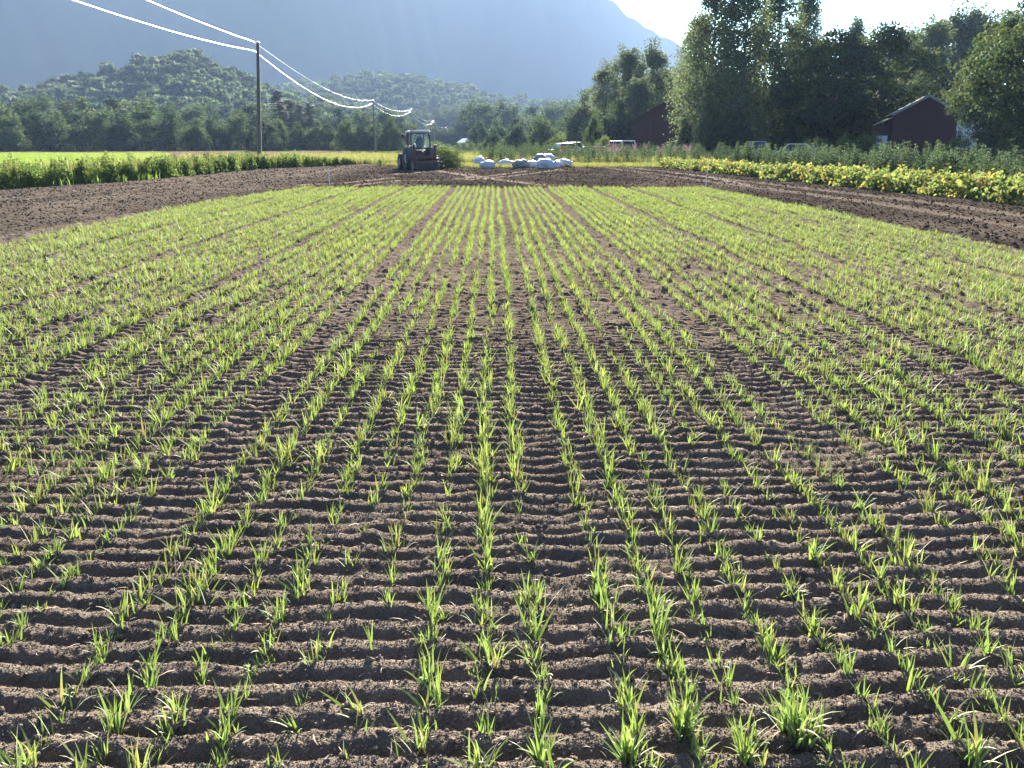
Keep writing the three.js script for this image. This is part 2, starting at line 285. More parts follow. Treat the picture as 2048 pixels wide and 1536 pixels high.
// ---------------------------------------------------------------- trees
const barkMat = mat(0.06, 0.05, 0.04, { roughness: 1 }), birchBark = mat(0.18, 0.17, 0.155, { roughness: 0.9 }), spruceBark = mat(0.1, 0.07, 0.05, { roughness: 1 });
const leafA = leafMat(1, 1, 1), tint = (R, b, v = 0.35) => { const k = 1 + (R() - 0.5) * 2 * v, y = (R() - 0.5) * 0.25; return [b[0] * k * (1 + y), b[1] * k, b[2] * k * (1 - y)]; };
function crownTree(o) {                                           // broadleaf trees: limbs that end in clumps of leaves
  const R = rng(o.seed), L = new Leaves(), limbs = [], H = o.h, base = o.base ?? 0.22 * H, rad = o.rad, cy = (base + H) / 2, ry = (H - base) / 2;
  const lean = (R() - 0.5) * 0.04 * H;
  limbs.push(tube([[0, -0.2, 0], [lean * 0.3, H * 0.3, lean * 0.2], [lean, H * 0.55, -lean * 0.3], [lean * 1.2, H * (o.ragged ? 0.72 : 0.93), 0]], (H * 0.022 + 0.03) * (o.thin ?? 1), 0.03, 8, 7));
  for (let k = 0; k < o.clumps; k++) {
    const v = R() * 2 - 1, a = R() * 6.2832, rr = o.column ? 1 : Math.cbrt(0.25 + 0.75 * R()), q = o.column ? Math.sqrt(0.15 + 0.85 * R()) : Math.sqrt(1 - v * v) * rr;
    const taper = o.shape ? o.shape((v * rr + 1) / 2) : 1, lob = 1 + (o.ragged ? 0.42 : 0.22) * noise(Math.cos(a) * 1.7 + 5, v * 2.3 + Math.sin(a) * 1.7, o.seed);
    const x = Math.cos(a) * q * rad * taper * lob, z0 = Math.sin(a) * q * rad * taper * lob, y = o.ragged ? (cy + v * rr * ry) * (0.84 + o.ragged * noise(x * 2.6 / rad + 3, z0 * 2.6 / rad, o.seed + 50) + 0.5 * o.ragged * noise(x * 6 / rad, z0 * 6 / rad + 9, o.seed + 51)) : cy + v * rr * ry, z = Math.sin(a) * q * rad * taper * lob, cr = o.clump * (0.6 + 0.8 * R()), tone = tint(R, o.color, 0.2);
    if (k % o.limbEvery === 0) { const y0 = clamp(y - 0.35 * Math.hypot(x, z) - 0.5, base * 0.7, H * (o.ragged ? 0.66 : 0.85)); limbs.push(tube([[lean * y0 / H, y0, 0], [x * 0.5, lerp(y0, y, 0.6), z * 0.5], [x, y, z]], 0.012 * (H - y0) + 0.02, 0.015, 4, 5)); }
    const out = Math.hypot(x, z) || 1;
    for (let i = 0; i < o.leaves; i++) {
      const u = R() * 2 - 1, b = R() * 6.2832, p = Math.cbrt(R()), w = Math.sqrt(1 - u * u) * p * cr;
      let lx = Math.cos(b) * w, lz = Math.sin(b) * w, ly = u * p * cr * o.flat;
      if (o.hang) ly -= R() * R() * o.hang;
      ly -= 0.25 * (lx * x + lz * z) / out;
      L.random(R, x + lx, y + ly, z + lz, o.leaf * (0.6 + 0.7 * R()), tint(R, tone, 0.22), o.droop ?? 0.3);
    }
  }
  const t = new THREE.Group();
  part('trunk', plain(limbs), o.bark ?? barkMat, t);
  part('crown', L.geo(), leafA, t);
  t.userData.H = H;
  return t;
}
function spruceTree(o) {
  const R = rng(o.seed), L = new Leaves(), H = o.h;
  for (let y = 0.06 * H; y < H; y += 0.028 * H) {
    const f = 1 - y / H, len = o.rad * Math.pow(f, 0.7) * (0.8 + 0.4 * R()) + 0.15, n = Math.round(9 + 9 * f);
    for (let k = 0; k < n; k++) {
      const a = R() * 6.2832, l = len * (0.65 + 0.5 * R()), ca = Math.cos(a), sa = Math.sin(a);
      for (let s = 0.12; s <= 1; s += 0.13) for (let q = -1; q <= 1; q += 1) {
        const d = l * s, yy = y - 0.28 * d + 0.12 * d * s + (R() - 0.5) * 0.15, side = q * (0.25 + 0.25 * (1 - s)) * R(), c = tint(R, o.color, 0.3);
        const dx = ca * 0.4 - sa * side, dz = sa * 0.4 + ca * side, w = 0.07 + 0.05 * R();
        L.leaf(ca * d - sa * side * 0.4, yy, sa * d + ca * side * 0.4, dx * 1.1, -0.16 - 0.1 * R(), dz * 1.1, -sa * w, 0.02, ca * w, c);
      }
    }
  }
  const t = new THREE.Group();
  part('trunk', tube([[0, -0.2, 0], [0, H * 0.5, 0], [0, H * 0.98, 0]], H * 0.016 + 0.04, 0.02, 5, 7), spruceBark, t);
  part('crown', L.geo(), leafA, t);
  t.userData.H = H;
  return t;
}
const GREEN_MID = [0.045, 0.066, 0.02], GREEN_BIRCH = [0.074, 0.096, 0.038], GREEN_DARK = [0.03, 0.046, 0.016], GREEN_LIGHT = [0.075, 0.105, 0.028];
const egg = (t) => 0.45 + 0.75 * Math.sin(Math.PI * Math.pow(clamp(t), 0.75)) , spire = (t) => 1.15 - 0.8 * t;
const PROTO = {
  birch: [1, 2, 3].map((s) => crownTree({ seed: 300 + s, h: 22, rad: 4.0, base: 0.8, column: true, clumps: 430, clump: 1.05, leaves: 64, leaf: 0.21, flat: 0.7, hang: 2.1, droop: 0.7, ragged: 0.08, color: GREEN_BIRCH, bark: birchBark, limbEvery: 12, thin: 0.7, shape: (t) => Math.pow(1 - t, 0.55) * 0.75 + 0.3 * Math.sin(Math.PI * t) + 0.06 })),
  maple: [1, 2, 3].map((s) => crownTree({ seed: 320 + s, h: 14, rad: 4.8, base: 1.9, clumps: 400, clump: 0.95, leaves: 60, leaf: 0.25, flat: 0.42, droop: 0.35, color: [0.036, 0.054, 0.016], limbEvery: 10, shape: egg })),
  aspen: [1, 2, 3].map((s) => crownTree({ seed: 340 + s, h: 20, rad: 3.3, base: 1.6, column: true, ragged: 0.12, clumps: 320, clump: 0.9, leaves: 42, leaf: 0.27, flat: 0.85, droop: 0.3, color: GREEN_BIRCH, limbEvery: 9, thin: 0.7, shape: (t) => Math.pow(1 - t, 0.6) * 0.85 + 0.25 * Math.sin(Math.PI * t) + 0.05 })),
  hedge: [1, 2, 3, 4, 5, 6].map((s) => crownTree({ seed: 360 + s, h: 8, rad: 3.8, base: 0.0, column: true, clumps: 200, clump: 0.95, leaves: 42, leaf: 0.33, flat: 0.75, ragged: 0.3, color: s % 2 ? GREEN_MID : GREEN_DARK, limbEvery: 12, shape: (t) => Math.sqrt(clamp(1 - Math.pow(t, 1.8))) * 0.9 + 0.1 })),
  bush: [1, 2].map((s) => crownTree({ seed: 380 + s, h: 3, rad: 1.4, base: 0.0, column: true, ragged: 0.3, clumps: 90, clump: 0.42, leaves: 34, leaf: 0.15, flat: 0.8, color: GREEN_LIGHT, limbEvery: 9, shape: (t) => Math.sqrt(clamp(1 - Math.pow(t, 2))) * 0.9 + 0.1 })),
  spruce: [1, 2].map((s) => spruceTree({ seed: 390 + s, h: 14, rad: 4.2, color: [0.018, 0.03, 0.015] })),
};
let treeTurn = rng(77);
const ORD = ['first', 'second', 'third', 'fourth', 'fifth', 'sixth', 'seventh', 'eighth', 'ninth', 'tenth', 'eleventh', 'twelfth', 'thirteenth', 'fourteenth', 'fifteenth', 'sixteenth', 'seventeenth', 'eighteenth', 'nineteenth', 'twentieth', 'twenty-first', 'twenty-second', 'twenty-third', 'twenty-fourth', 'twenty-fifth'];
function tree(kind, v, px, dist, topPy, wide, name, label, category, group) {
  const p = bearing(px, dist), P = PROTO[kind][v % PROTO[kind].length], t = copyOf(P), y0 = rise(p.x, p.z), h = (heightAt(topPy, dist, px) - y0) * (kind === 'aspen' ? 1.16 : kind === 'birch' ? 1.15 : kind === 'hedge' ? 1.05 : 1);
  t.position.set(p.x, y0, p.z); const s = h / P.userData.H; t.scale.set(s * wide, s, s * wide); t.rotation.y = treeTurn() * 6.28;
  return place(t, name, label, category ?? 'tree', group);
}
// right: birches, maples and aspens round the farm
[[1415, 96, -60, 1.15, 0, 'tall weeping birch beside the dark red barn'], [1472, 92, -75, 1.15, 1, 'tallest weeping birch left of the parked grey car'], [1538, 100, -60, 1.1, 2, 'weeping birch behind the parked grey car'], [1592, 106, -30, 0.9, 0, 'airy birch with sky showing through its top, beside the first maple'], [1385, 118, 10, 1.0, 1, 'pale birch rising behind the red barn roof']].forEach(([px, d, y, w, v, l]) => tree('birch', v, px, d, y, w, 'birch_tree', l, 'tree', 'birches by the farmyard'));
[[1655, 92, 56, 1.15, 0, 'round dark maple left of the red shed, left of a pair'], [1752, 94, 46, 1.15, 1, 'round dark maple close to the red shed, right of a pair'], [1992, 72, 36, 0.95, 2, 'large layered maple standing right of the red shed'], [2075, 66, -40, 1.1, 0, 'big maple cut by the right edge of the picture']].forEach(([px, d, y, w, v, l]) => tree('maple', v, px, d, y, w, 'maple_tree', l, 'tree', 'maples by the farmyard'));
[[1690, 150, 26, 0.8, 0, 'thin pale aspen top against the sky between the birches and the maples'], [1795, 150, 40, 1.05, 1, 'dark aspen behind the right maple of the pair'], [1838, 142, 30, 1.3, 0, 'dark bushy aspen behind the red shed roof'], [1882, 152, 2, 1.2, 1, 'tall aspen top above the red shed'], [1915, 150, 8, 1.1, 0, 'aspen top right of the tallest one above the shed'], [1945, 146, 20, 1.1, 1, 'aspen behind the large layered maple'], [1990, 150, 12, 1.3, 0, 'aspen top between the two maples at the right edge'], [1742, 160, 84, 1.3, 1, 'low aspen crown behind the gap between the maple pair'], [1625, 150, 70, 1.4, 0, 'aspen filling the gap left of the maple pair']].forEach(([px, d, y, w, v, l]) => tree('aspen', v, px, d, y, w, 'aspen_tree', l, 'tree', 'aspens behind the farm'));
[[1300, 140, 76, 1.15, 1, 'pale aspen above the left slope of the red barn roof'], [1250, 138, 88, 1.2, 0, 'pale aspen with a thin top left of the red barn'], [1208, 146, 118, 1.25, 1, 'aspen at the left end of the farm trees'], [1275, 122, 150, 1.5, 0, 'short aspen close behind the red barn']].forEach(([px, d, y, w, v, l]) => tree('aspen', v, px, d, y, w, 'aspen_tree', l, 'tree', 'aspens behind the farm'));
[[1165, 160, 196, 1.0, 0, 'leafy tree where the farm trees slope down to the hedge'], [1230, 118, 205, 0.8, 1, 'leafy tree behind the small red trailer'], [1190, 112, 232, 0.6, 2, 'low tree behind the parked white cars'], [1030, 150, 252, 1.3, 3, 'broad dark bush behind the plastic bales'], [985, 165, 262, 1.0, 1, 'dark bush right of the small white house'], [1085, 160, 240, 1.1, 2, 'dark bush behind the pale willow bush'], [1420, 88, 215, 0.7, 0, 'shrubby growth at the foot of the birches'], [1475, 84, 225, 0.7, 1, 'shrub left of the parked grey car'], [1560, 100, 218, 1.0, 2, 'shrub behind the parked grey car'], [1372, 94, 240, 0.5, 3, 'shrub at the right corner of the red barn'], [1985, 96, 240, 0.8, 1, 'shrub before the white farmhouse'], [2050, 85, 236, 0.9, 0, 'shrub under the maple at the right edge'], [1720, 108, 205, 1.2, 3, 'dark shrub behind the maple pair'], [1790, 112, 200, 1.2, 0, 'dark shrub behind the lean-to of the shed'], [1620, 118, 205, 1.3, 2, 'dark shrub behind the left maple']].forEach(([px, d, y, w, v, l]) => tree('hedge', v, px, d, y, w, 'leafy_tree', l, 'tree', 'shrubby trees round the farm'));
[[1115, 95, 266, 1.0, 0, 'pale green willow bush left of the parked white cars'], [1208, 92, 268, 0.8, 1, 'small bush behind the red trailer'], [1690, 76, 268, 0.9, 0, 'small bush below the left maple'], [1735, 78, 262, 0.9, 1, 'small bush below the right maple'], [1645, 80, 272, 0.9, 1, 'small bush behind the parked white car'], [1920, 74, 266, 1.0, 0, 'small bush at the right corner of the red shed'], [2005, 70, 272, 0.8, 1, 'small round bush under the large layered maple'], [882, 57, 288, 1.5, 0, 'weedy bush right of the tractor'], [903, 58, 295, 1.5, 1, 'low weedy bush right of the tractor, nearer the bales'], [758, 60, 316, 0.6, 1, 'low dark bush left of the tractor']].forEach(([px, d, y, w, v, l]) => tree('bush', v, px, d, y, w, 'bush', l, 'bush', 'bushes round the field edge'));
// spruces
[[562, 215, 178, 1.45, 0, 'tallest dark spruce in the hedge right of the near pole'], [583, 222, 198, 1.45, 1, 'dark spruce leaning on the tallest spruce'], [604, 220, 208, 1.45, 0, 'middle spruce of the hedge group'], [621, 218, 204, 1.45, 1, 'right spruce of the hedge group'], [683, 300, 216, 0.8, 0, 'small lone spruce between the two near poles'], [1868, 128, 128, 0.9, 1, 'spruce right behind the red shed ridge']].forEach(([px, d, y, w, v, l]) => tree('spruce', v, px, d, y, w, 'spruce_tree', l, 'tree', 'spruces'));
// left hedge, front row and the rows behind it
{
  const R = rng(500);
  let k = 0;
  const row = (x0, x1, step, jit, dist, dj, top, tj, wide, label, group) => { let n = 0; for (let px = x0; px < x1; px += step + jit * R()) tree('hedge', k++, px, dist + dj * R(), top(px) + tj * R(), wide + 0.3 * R(), 'hedge_tree', label + ', ' + ORD[n++] + ' from left', 'tree', group); };
  row(-150, 560, 34, 20, 174, 12, (p) => 216 + (p > 380 ? 14 : 0), 26, 0.95, 'dense dark tree in the front row of the left hedge', 'front row of the left hedge');
  row(-140, 560, 34, 24, 222, 25, (p) => 194 + (p > 300 ? 16 : 0), 22, 1.05, 'leafy tree behind the front row of the left hedge', 'second row of the left hedge');
  row(535, 790, 24, 14, 168, 16, () => 238, 16, 0.9, 'leafy hedge tree between the near pole and the tractor', 'hedge behind the tractor');
  row(640, 835, 26, 18, 258, 50, () => 212, 22, 1.0, 'paler leafy tree in the wood behind the tractor', 'wood behind the tractor');
  row(835, 965, 16, 10, 560, 60, () => 214, 16, 0.8, 'far hazy tree behind the last poles', 'far trees behind the poles');
  row(785, 850, 20, 12, 196, 26, () => 248, 14, 0.8, 'low leafy tree behind the tractor cab', 'trees behind the tractor cab');
  row(846, 965, 14, 10, 322, 20, () => 254, 14, 1.3, 'low hazy tree beside the far poles', 'trees by the far poles');
  { let n = 0; for (let px = 850; px < 1010; px += 12 + 9 * R()) tree('bush', n, px, 174 + 20 * R(), 278 + 10 * R(), 1.5, 'bush', 'low dark bush along the meadow edge behind the bags, ' + ORD[n++] + ' from left', 'bush', 'bushes along the meadow edge'); }
  row(940, 1180, 24, 16, 318, 60, () => 208, 14, 1.1, 'hazy tree in the wood behind the plastic bags', 'wood behind the bags');
  row(960, 1200, 26, 12, 205, 20, () => 240, 16, 1.0, 'dark tree at the foot of the wood behind the plastic bags', 'foot of the wood behind the bags');
  row(1230, 2100, 44, 26, 165, 14, () => 150, 40, 1.1, 'dark tree in the wood behind the farm', 'wood behind the farm');
}
// forest on the hills: one mass of small crowns
{
  const far = [1, 2, 3].map((s) => { const R = rng(600 + s), L = new Leaves(); for (let k = 0; k < 26; k++) { const a = R() * 6.28, v = R(), r = Math.sqrt(R()) * 0.42 * (1.15 - 0.7 * v), x = Math.cos(a) * r, z = Math.sin(a) * r, y = 0.12 + 0.82 * v, tn = tint(R, [1, 1, 1], 0.3); for (let i = 0; i < 16; i++) L.random(R, x + (R() - 0.5) * 0.24, y + (R() - 0.5) * 0.2, z + (R() - 0.5) * 0.24, 0.11 + 0.06 * R(), tint(R, tn, 0.2), 0.2, 0.45); } return L.geo(); });
  const R = rng(640), lists = [[], [], []], farMat = leafMat(1, 1, 1);
  HILLS.forEach((h, hi) => {
    const p = h.g.attributes.position, n = hi ? 1500 : 1500;
    for (let q = 0; q < n; q++) {
      const i = Math.floor(Math.pow(R(), 0.8) * h.nR), j = Math.floor(R() * h.nA), k = i * (h.nA + 1) + j, u = R(), v = R(), k2 = k + 1, k3 = k + h.nA + 1;
      const x = p.getX(k) + (p.getX(k2) - p.getX(k)) * u + (p.getX(k3) - p.getX(k)) * v, y = p.getY(k) + (p.getY(k2) - p.getY(k)) * u + (p.getY(k3) - p.getY(k)) * v, z = p.getZ(k) + (p.getZ(k2) - p.getZ(k)) * u + (p.getZ(k3) - p.getZ(k)) * v;
      const t = 0.7 + 0.7 * R();
      lists[q % 3].push({ x, y: y - 1, z, s: (hi ? 11 : 8.5) * (0.65 + 0.6 * R()), ry: R() * 6.28, w: 0.95 + 0.3 * R(), c: col(0.04 * t, 0.058 * t, 0.023 * t) });
    }
  });
  const g = new THREE.Group(); place(g, 'hill_forest', 'hazy woods covering the two hills', 'forest'); g.userData.kind = 'stuff';
  lists.forEach((l, i) => instanced('tree_crowns', far[i], farMat, l, g, true));
}

// ---------------------------------------------------------------- the crop: cereal seedlings in rows
const cropMat = leafMat(1, 1, 1, { roughness: 0.8, transmission: 0.55, specularIntensity: 0.6 });
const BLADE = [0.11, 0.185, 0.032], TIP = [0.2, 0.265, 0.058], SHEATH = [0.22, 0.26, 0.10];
function tuft(seed, shoots, size, spread) {
  const R = rng(seed), L = new Leaves();
  for (let s = 0; s < shoots; s++) {
    const bx = (R() - 0.5) * spread * 0.6, bz = (R() - 0.5) * spread, n = 2 + Math.floor(R() * 1.8), lean = (R() - 0.5) * 0.5, leanA = R() * 6.28;
    for (let k = 0; k < n; k++) {
      const a = R() * 6.28, len = size * (0.55 + 0.65 * R()), up = 0.86 + 0.55 * R() - 0.2 * (k === 0), w = (0.0026 + 0.0017 * R()) * (size / 0.1), curl = 0.15 + 0.9 * R() * R();
      const pts = [], y0 = -0.012, c = tint(R, BLADE, 0.25), c1 = tint(R, TIP, 0.25);
      let x = bx, y = y0, z = bz, el = up + 0.2;
      for (let q = 0; q <= 5; q++) { pts.push([x, y, z]); const st = len / 5; x += (Math.cos(el) * Math.cos(a) + lean * 0.2 * Math.cos(leanA)) * st; y += Math.sin(el) * st; z += (Math.cos(el) * Math.sin(a) + lean * 0.2 * Math.sin(leanA)) * st; el -= curl * 0.32 * (0.3 + q * 0.3); }
      const sa = R() < 0.5 ? a + 1.57 : a + 1.57 + (R() - 0.5) * 2;
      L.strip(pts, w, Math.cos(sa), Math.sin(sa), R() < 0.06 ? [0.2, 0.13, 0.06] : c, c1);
    }
  }
  return L.geo(true);
}
const TUFTS = []; for (let i = 0; i < 12; i++) TUFTS.push(tuft(700 + i, 2 + (i % 5), 0.07 + 0.011 * (i % 4), 0.045));
const CLUMPS = [tuft(730, 24, 0.14, 0.06), tuft(731, 30, 0.155, 0.07), tuft(732, 20, 0.135, 0.05), tuft(733, 14, 0.125, 0.05)];
{
  const R = rng(750), spots = [];
  for (let k = 0; k < ROWS.length; k++) {
    const vig = 0.75 + 0.5 * hash(k, 3, 5);
    for (let z = -1.0; z > -33; z -= 0.028 + 0.04 * R()) {
      const x = rowX(k, z) + (R() + R() - 1) * 0.034;
      if (!inPoly(x, z, PLOT)) continue;
      const d = Math.hypot(x, z), cover = fbm(x * 1.2 + k * 1.7, z * 0.55, 80, 3) + 0.35 * fbm(x * 0.3, z * 0.3, 84, 2), want = (d < 6 ? 0.82 : 0.78) + 1.2 * cover + (Math.abs(x) > 4 ? 0.15 : 0) + 0.22 * smooth(8, 15, d);
      if (R() > want * 1.0 * (0.7 + 0.4 * vig)) continue;
      if (Math.atan2(Math.abs(x), -z) > 1.08) continue;
      spots.push({ x, z, d, s: (0.72 + 0.5 * R()) * (0.85 + 0.3 * vig) * (1 + 0.25 * cover), v: Math.floor(R() * 12), ry: R() * 6.28, rx: (R() - 0.5) * 0.25, rz: (R() - 0.5) * 0.25, w: 0.9 + 0.3 * R() });
    }
  }
  spots.sort((a, b) => a.d - b.d);
  const seen = spots.filter((s) => { const v = new THREE.Vector3(s.x, 0.05, s.z).project(camera); return Math.abs(v.x) < 1.0 && Math.abs(v.y) < 1.0; }).slice(0, 290), chosen = new Set(seen);
  for (const s of spots) s.y = landHeight(s.x, s.z) - 0.004;
  for (const s of seen) {
    const m = new THREE.Mesh(TUFTS[s.v], cropMat); m.castShadow = m.receiveShadow = true;
    m.position.set(s.x, s.y, s.z); m.rotation.set(s.rx, s.ry, s.rz); m.scale.set(s.s * s.w, s.s, s.s * s.w);
    place(m, 'cereal_seedling', 'small bright green cereal seedling in the drilled rows nearest the camera', 'seedling', 'nearest cereal seedlings');
  }
  [[1364, 1478, 0, 'bushy cereal clump at the bottom, left of the largest clump'], [1586, 1492, 1, 'largest bushy cereal clump at the bottom right'], [1254, 1530, 2, 'bushy cereal clump cut by the bottom edge right of the middle'], [1489, 1534, 3, 'cereal clump cut by the bottom edge between the two big clumps']].forEach(([px, py, i, l]) => {
    const p = onGround(px, py), m = new THREE.Mesh(CLUMPS[i], cropMat); m.position.set(p.x, landHeight(p.x, p.z) - 0.004, p.z); m.castShadow = true; place(m, 'cereal_clump', l, 'seedling');
  });
  const g = new THREE.Group(); place(g, 'cereal_rows', 'rows of young green cereal plants running away across the plot', 'crop'); g.userData.kind = 'stuff';
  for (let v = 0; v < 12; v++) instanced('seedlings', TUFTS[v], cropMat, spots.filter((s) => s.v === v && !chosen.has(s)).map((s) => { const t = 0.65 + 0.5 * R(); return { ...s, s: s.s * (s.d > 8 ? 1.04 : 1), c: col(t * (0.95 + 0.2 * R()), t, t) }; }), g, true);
}
// clods, stones and straw on the soil
{
  const R = rng(800), clodGeo = [1, 2, 3, 4].map((s) => { const g = new THREE.IcosahedronGeometry(1, 1), p = g.attributes.position; for (let i = 0; i < p.count; i++) { const x = p.getX(i), y = p.getY(i), z = p.getZ(i), k = 1 + 0.62 * noise(x * 2.6 + s * 9, y * 2.6 + z * 3.3, 90 + s); p.setXYZ(i, x * k, y * k * 0.75, z * k); } g.deleteAttribute('normal'); g.deleteAttribute('uv'); return g; });
  const lists = [[], [], [], []];
  const put = (x, z, s, b) => { const t = b * (0.75 + 0.5 * R()); lists[Math.floor(R() * 4)].push({ x, y: landHeight(x, z) + s * 0.2, z, s, ry: R() * 6.28, rx: R() * 3, c: col(0.082 * t, 0.065 * t, 0.052 * t) }); };
  for (let q = 0; q < 180000; q++) {
    const d = 1.3 * Math.pow(48, Math.pow(R(), 0.8)), a = (R() - 0.5) * 2 + 0.02, x = Math.sin(a) * d, z = -Math.cos(a) * d;
    if (!inPoly(x, z, SOIL)) continue;
    if (inPoly(x, z, PLOT)) { if (d > 30 || (d < 14 && R() < 0.5)) continue; put(x, z, 0.002 + 0.011 * Math.pow(R(), 9) + (d > 4 ? 0.005 * R() : 0.0015 * R()), 1.5); } else put(x, z, 0.004 + 0.02 * Math.pow(R(), 5) + 0.0003 * d, x < -8 ? 1.05 : 0.6);
  }
  for (let q = 0; q < 180000; q++) { const d = 1.35 * Math.pow(5.2, Math.pow(R(), 0.85)), a = (R() - 0.5) * 2 + 0.02, x = Math.sin(a) * d, z = -Math.cos(a) * d; if (!inPoly(x, z, PLOT)) continue; put(x, z, 0.0008 + 0.0018 * R() * R() + 0.0003 * d, 1.6); }
  const g = new THREE.Group(); place(g, 'soil_clods', 'crumbs and clods of dark soil strewn over the field', 'clods'); g.userData.kind = 'stuff';
  const cm = new THREE.MeshPhysicalMaterial({ color: col(1, 1, 1), roughness: 1, specularIntensity: 0, flatShading: true });
  lists.forEach((l, i) => instanced('clods', clodGeo[i], cm, l, g, true));
  const straw = [], L = new Leaves(), R2 = rng(811);
  L.strip([[0, 0, 0], [0.02, 0.004, 0.003], [0.045, 0.003, 0.002], [0.07, 0, -0.004]], 0.0022, 0, 1, [0.34, 0.27, 0.18]);
  for (let q = 0; q < 1500; q++) { const d = 1.4 * Math.pow(26, R2()), a = (R2() - 0.5) * 1.4, x = Math.sin(a) * d, z = -Math.cos(a) * d; if (!inPoly(x, z, SOIL)) continue; const t = 0.5 + 0.6 * R2(); straw.push({ x, y: landHeight(x, z) + 0.006, z, s: 0.4 + 0.8 * R2() * R2() + (d > 12 ? 0.5 : 0), ry: R2() * 6.28, rz: (R2() - 0.5) * 0.7, c: col(t, t * (0.7 + 0.3 * R2()), t * 0.9) }); }
  const sm = instanced('straw_bits', L.geo(true), mat(1, 1, 1, { vertexColors: true }), straw, null, true); tag(sm, 'bits of dry straw and stalk lying on the soil', 'straw');
}

// ---------------------------------------------------------------- field margins
function weedPlant(seed, h, leaf, color, flower) {               // upright leafy weed that narrows to its tip
  const R = rng(seed), L = new Leaves(), stems = 2 + Math.floor(R() * 2);
  for (let s = 0; s < stems; s++) {
    const ox = (R() - 0.5) * 0.25, oz = (R() - 0.5) * 0.25, hh = h * (0.75 + 0.35 * R());
    L.strip([[ox * 0.4, -0.03, oz * 0.4], [ox * 0.7, hh * 0.4, oz * 0.7], [ox, hh * 0.95, oz]], 0.008, 1, 0, [color[0] * 1.3, color[1] * 1.1, color[2]]);
    for (let k = 0; k < 80; k++) {
      const t = Math.pow(R(), 0.8), y = hh * (0.05 + 0.95 * t), r = (0.26 * (1 - t) + 0.03) * h * Math.sqrt(R()), a = R() * 6.28;
      const fl = flower && t > 0.72;
      L.random(R, ox * t + Math.cos(a) * r, y, oz * t + Math.sin(a) * r, leaf * (fl ? 0.6 : 1.15 - 0.6 * t) * (0.7 + 0.6 * R()), tint(R, fl ? flower : color, 0.3), 0.1, 0.3);
    }
  }
  return L.geo();
}
const weedMat = leafMat(1, 1, 1);
const WEEDL = [1, 2, 3, 4, 5].map((s) => weedPlant(900 + s, 1.1, 0.13, [0.08, 0.122, 0.024]));
const WEEDR = [1, 2, 3, 4, 5].map((s) => weedPlant(920 + s, 1.4, 0.11, [0.04, 0.062, 0.027]));
const FIRE = [1, 2].map((s) => weedPlant(940 + s, 1.3, 0.11, [0.066, 0.09, 0.03], [0.11, 0.065, 0.085]));
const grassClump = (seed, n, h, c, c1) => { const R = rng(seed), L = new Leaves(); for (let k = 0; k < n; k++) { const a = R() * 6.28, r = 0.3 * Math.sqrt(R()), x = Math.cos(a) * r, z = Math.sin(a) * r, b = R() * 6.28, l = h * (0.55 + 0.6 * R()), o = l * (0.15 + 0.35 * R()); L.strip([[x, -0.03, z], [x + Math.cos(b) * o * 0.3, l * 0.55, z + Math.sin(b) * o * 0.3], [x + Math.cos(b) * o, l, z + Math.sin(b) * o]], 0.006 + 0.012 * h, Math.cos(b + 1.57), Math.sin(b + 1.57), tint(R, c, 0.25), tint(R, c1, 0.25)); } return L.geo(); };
const edge = (pts, s) => { let L = 0; const seg = []; for (let i = 0; i < pts.length - 1; i++) { const l = Math.hypot(pts[i + 1][0] - pts[i][0], pts[i + 1][1] - pts[i][1]); seg.push([L, l]); L += l; } const q = clamp(s) * L; for (let i = 0; i < seg.length; i++) if (q <= seg[i][0] + seg[i][1] + 1e-6) { const t = (q - seg[i][0]) / seg[i][1], a = pts[i], b = pts[i + 1], nx = -(b[1] - a[1]) / seg[i][1], nz = (b[0] - a[0]) / seg[i][1]; return [lerp(a[0], b[0], t), lerp(a[1], b[1], t), nx, nz]; } };
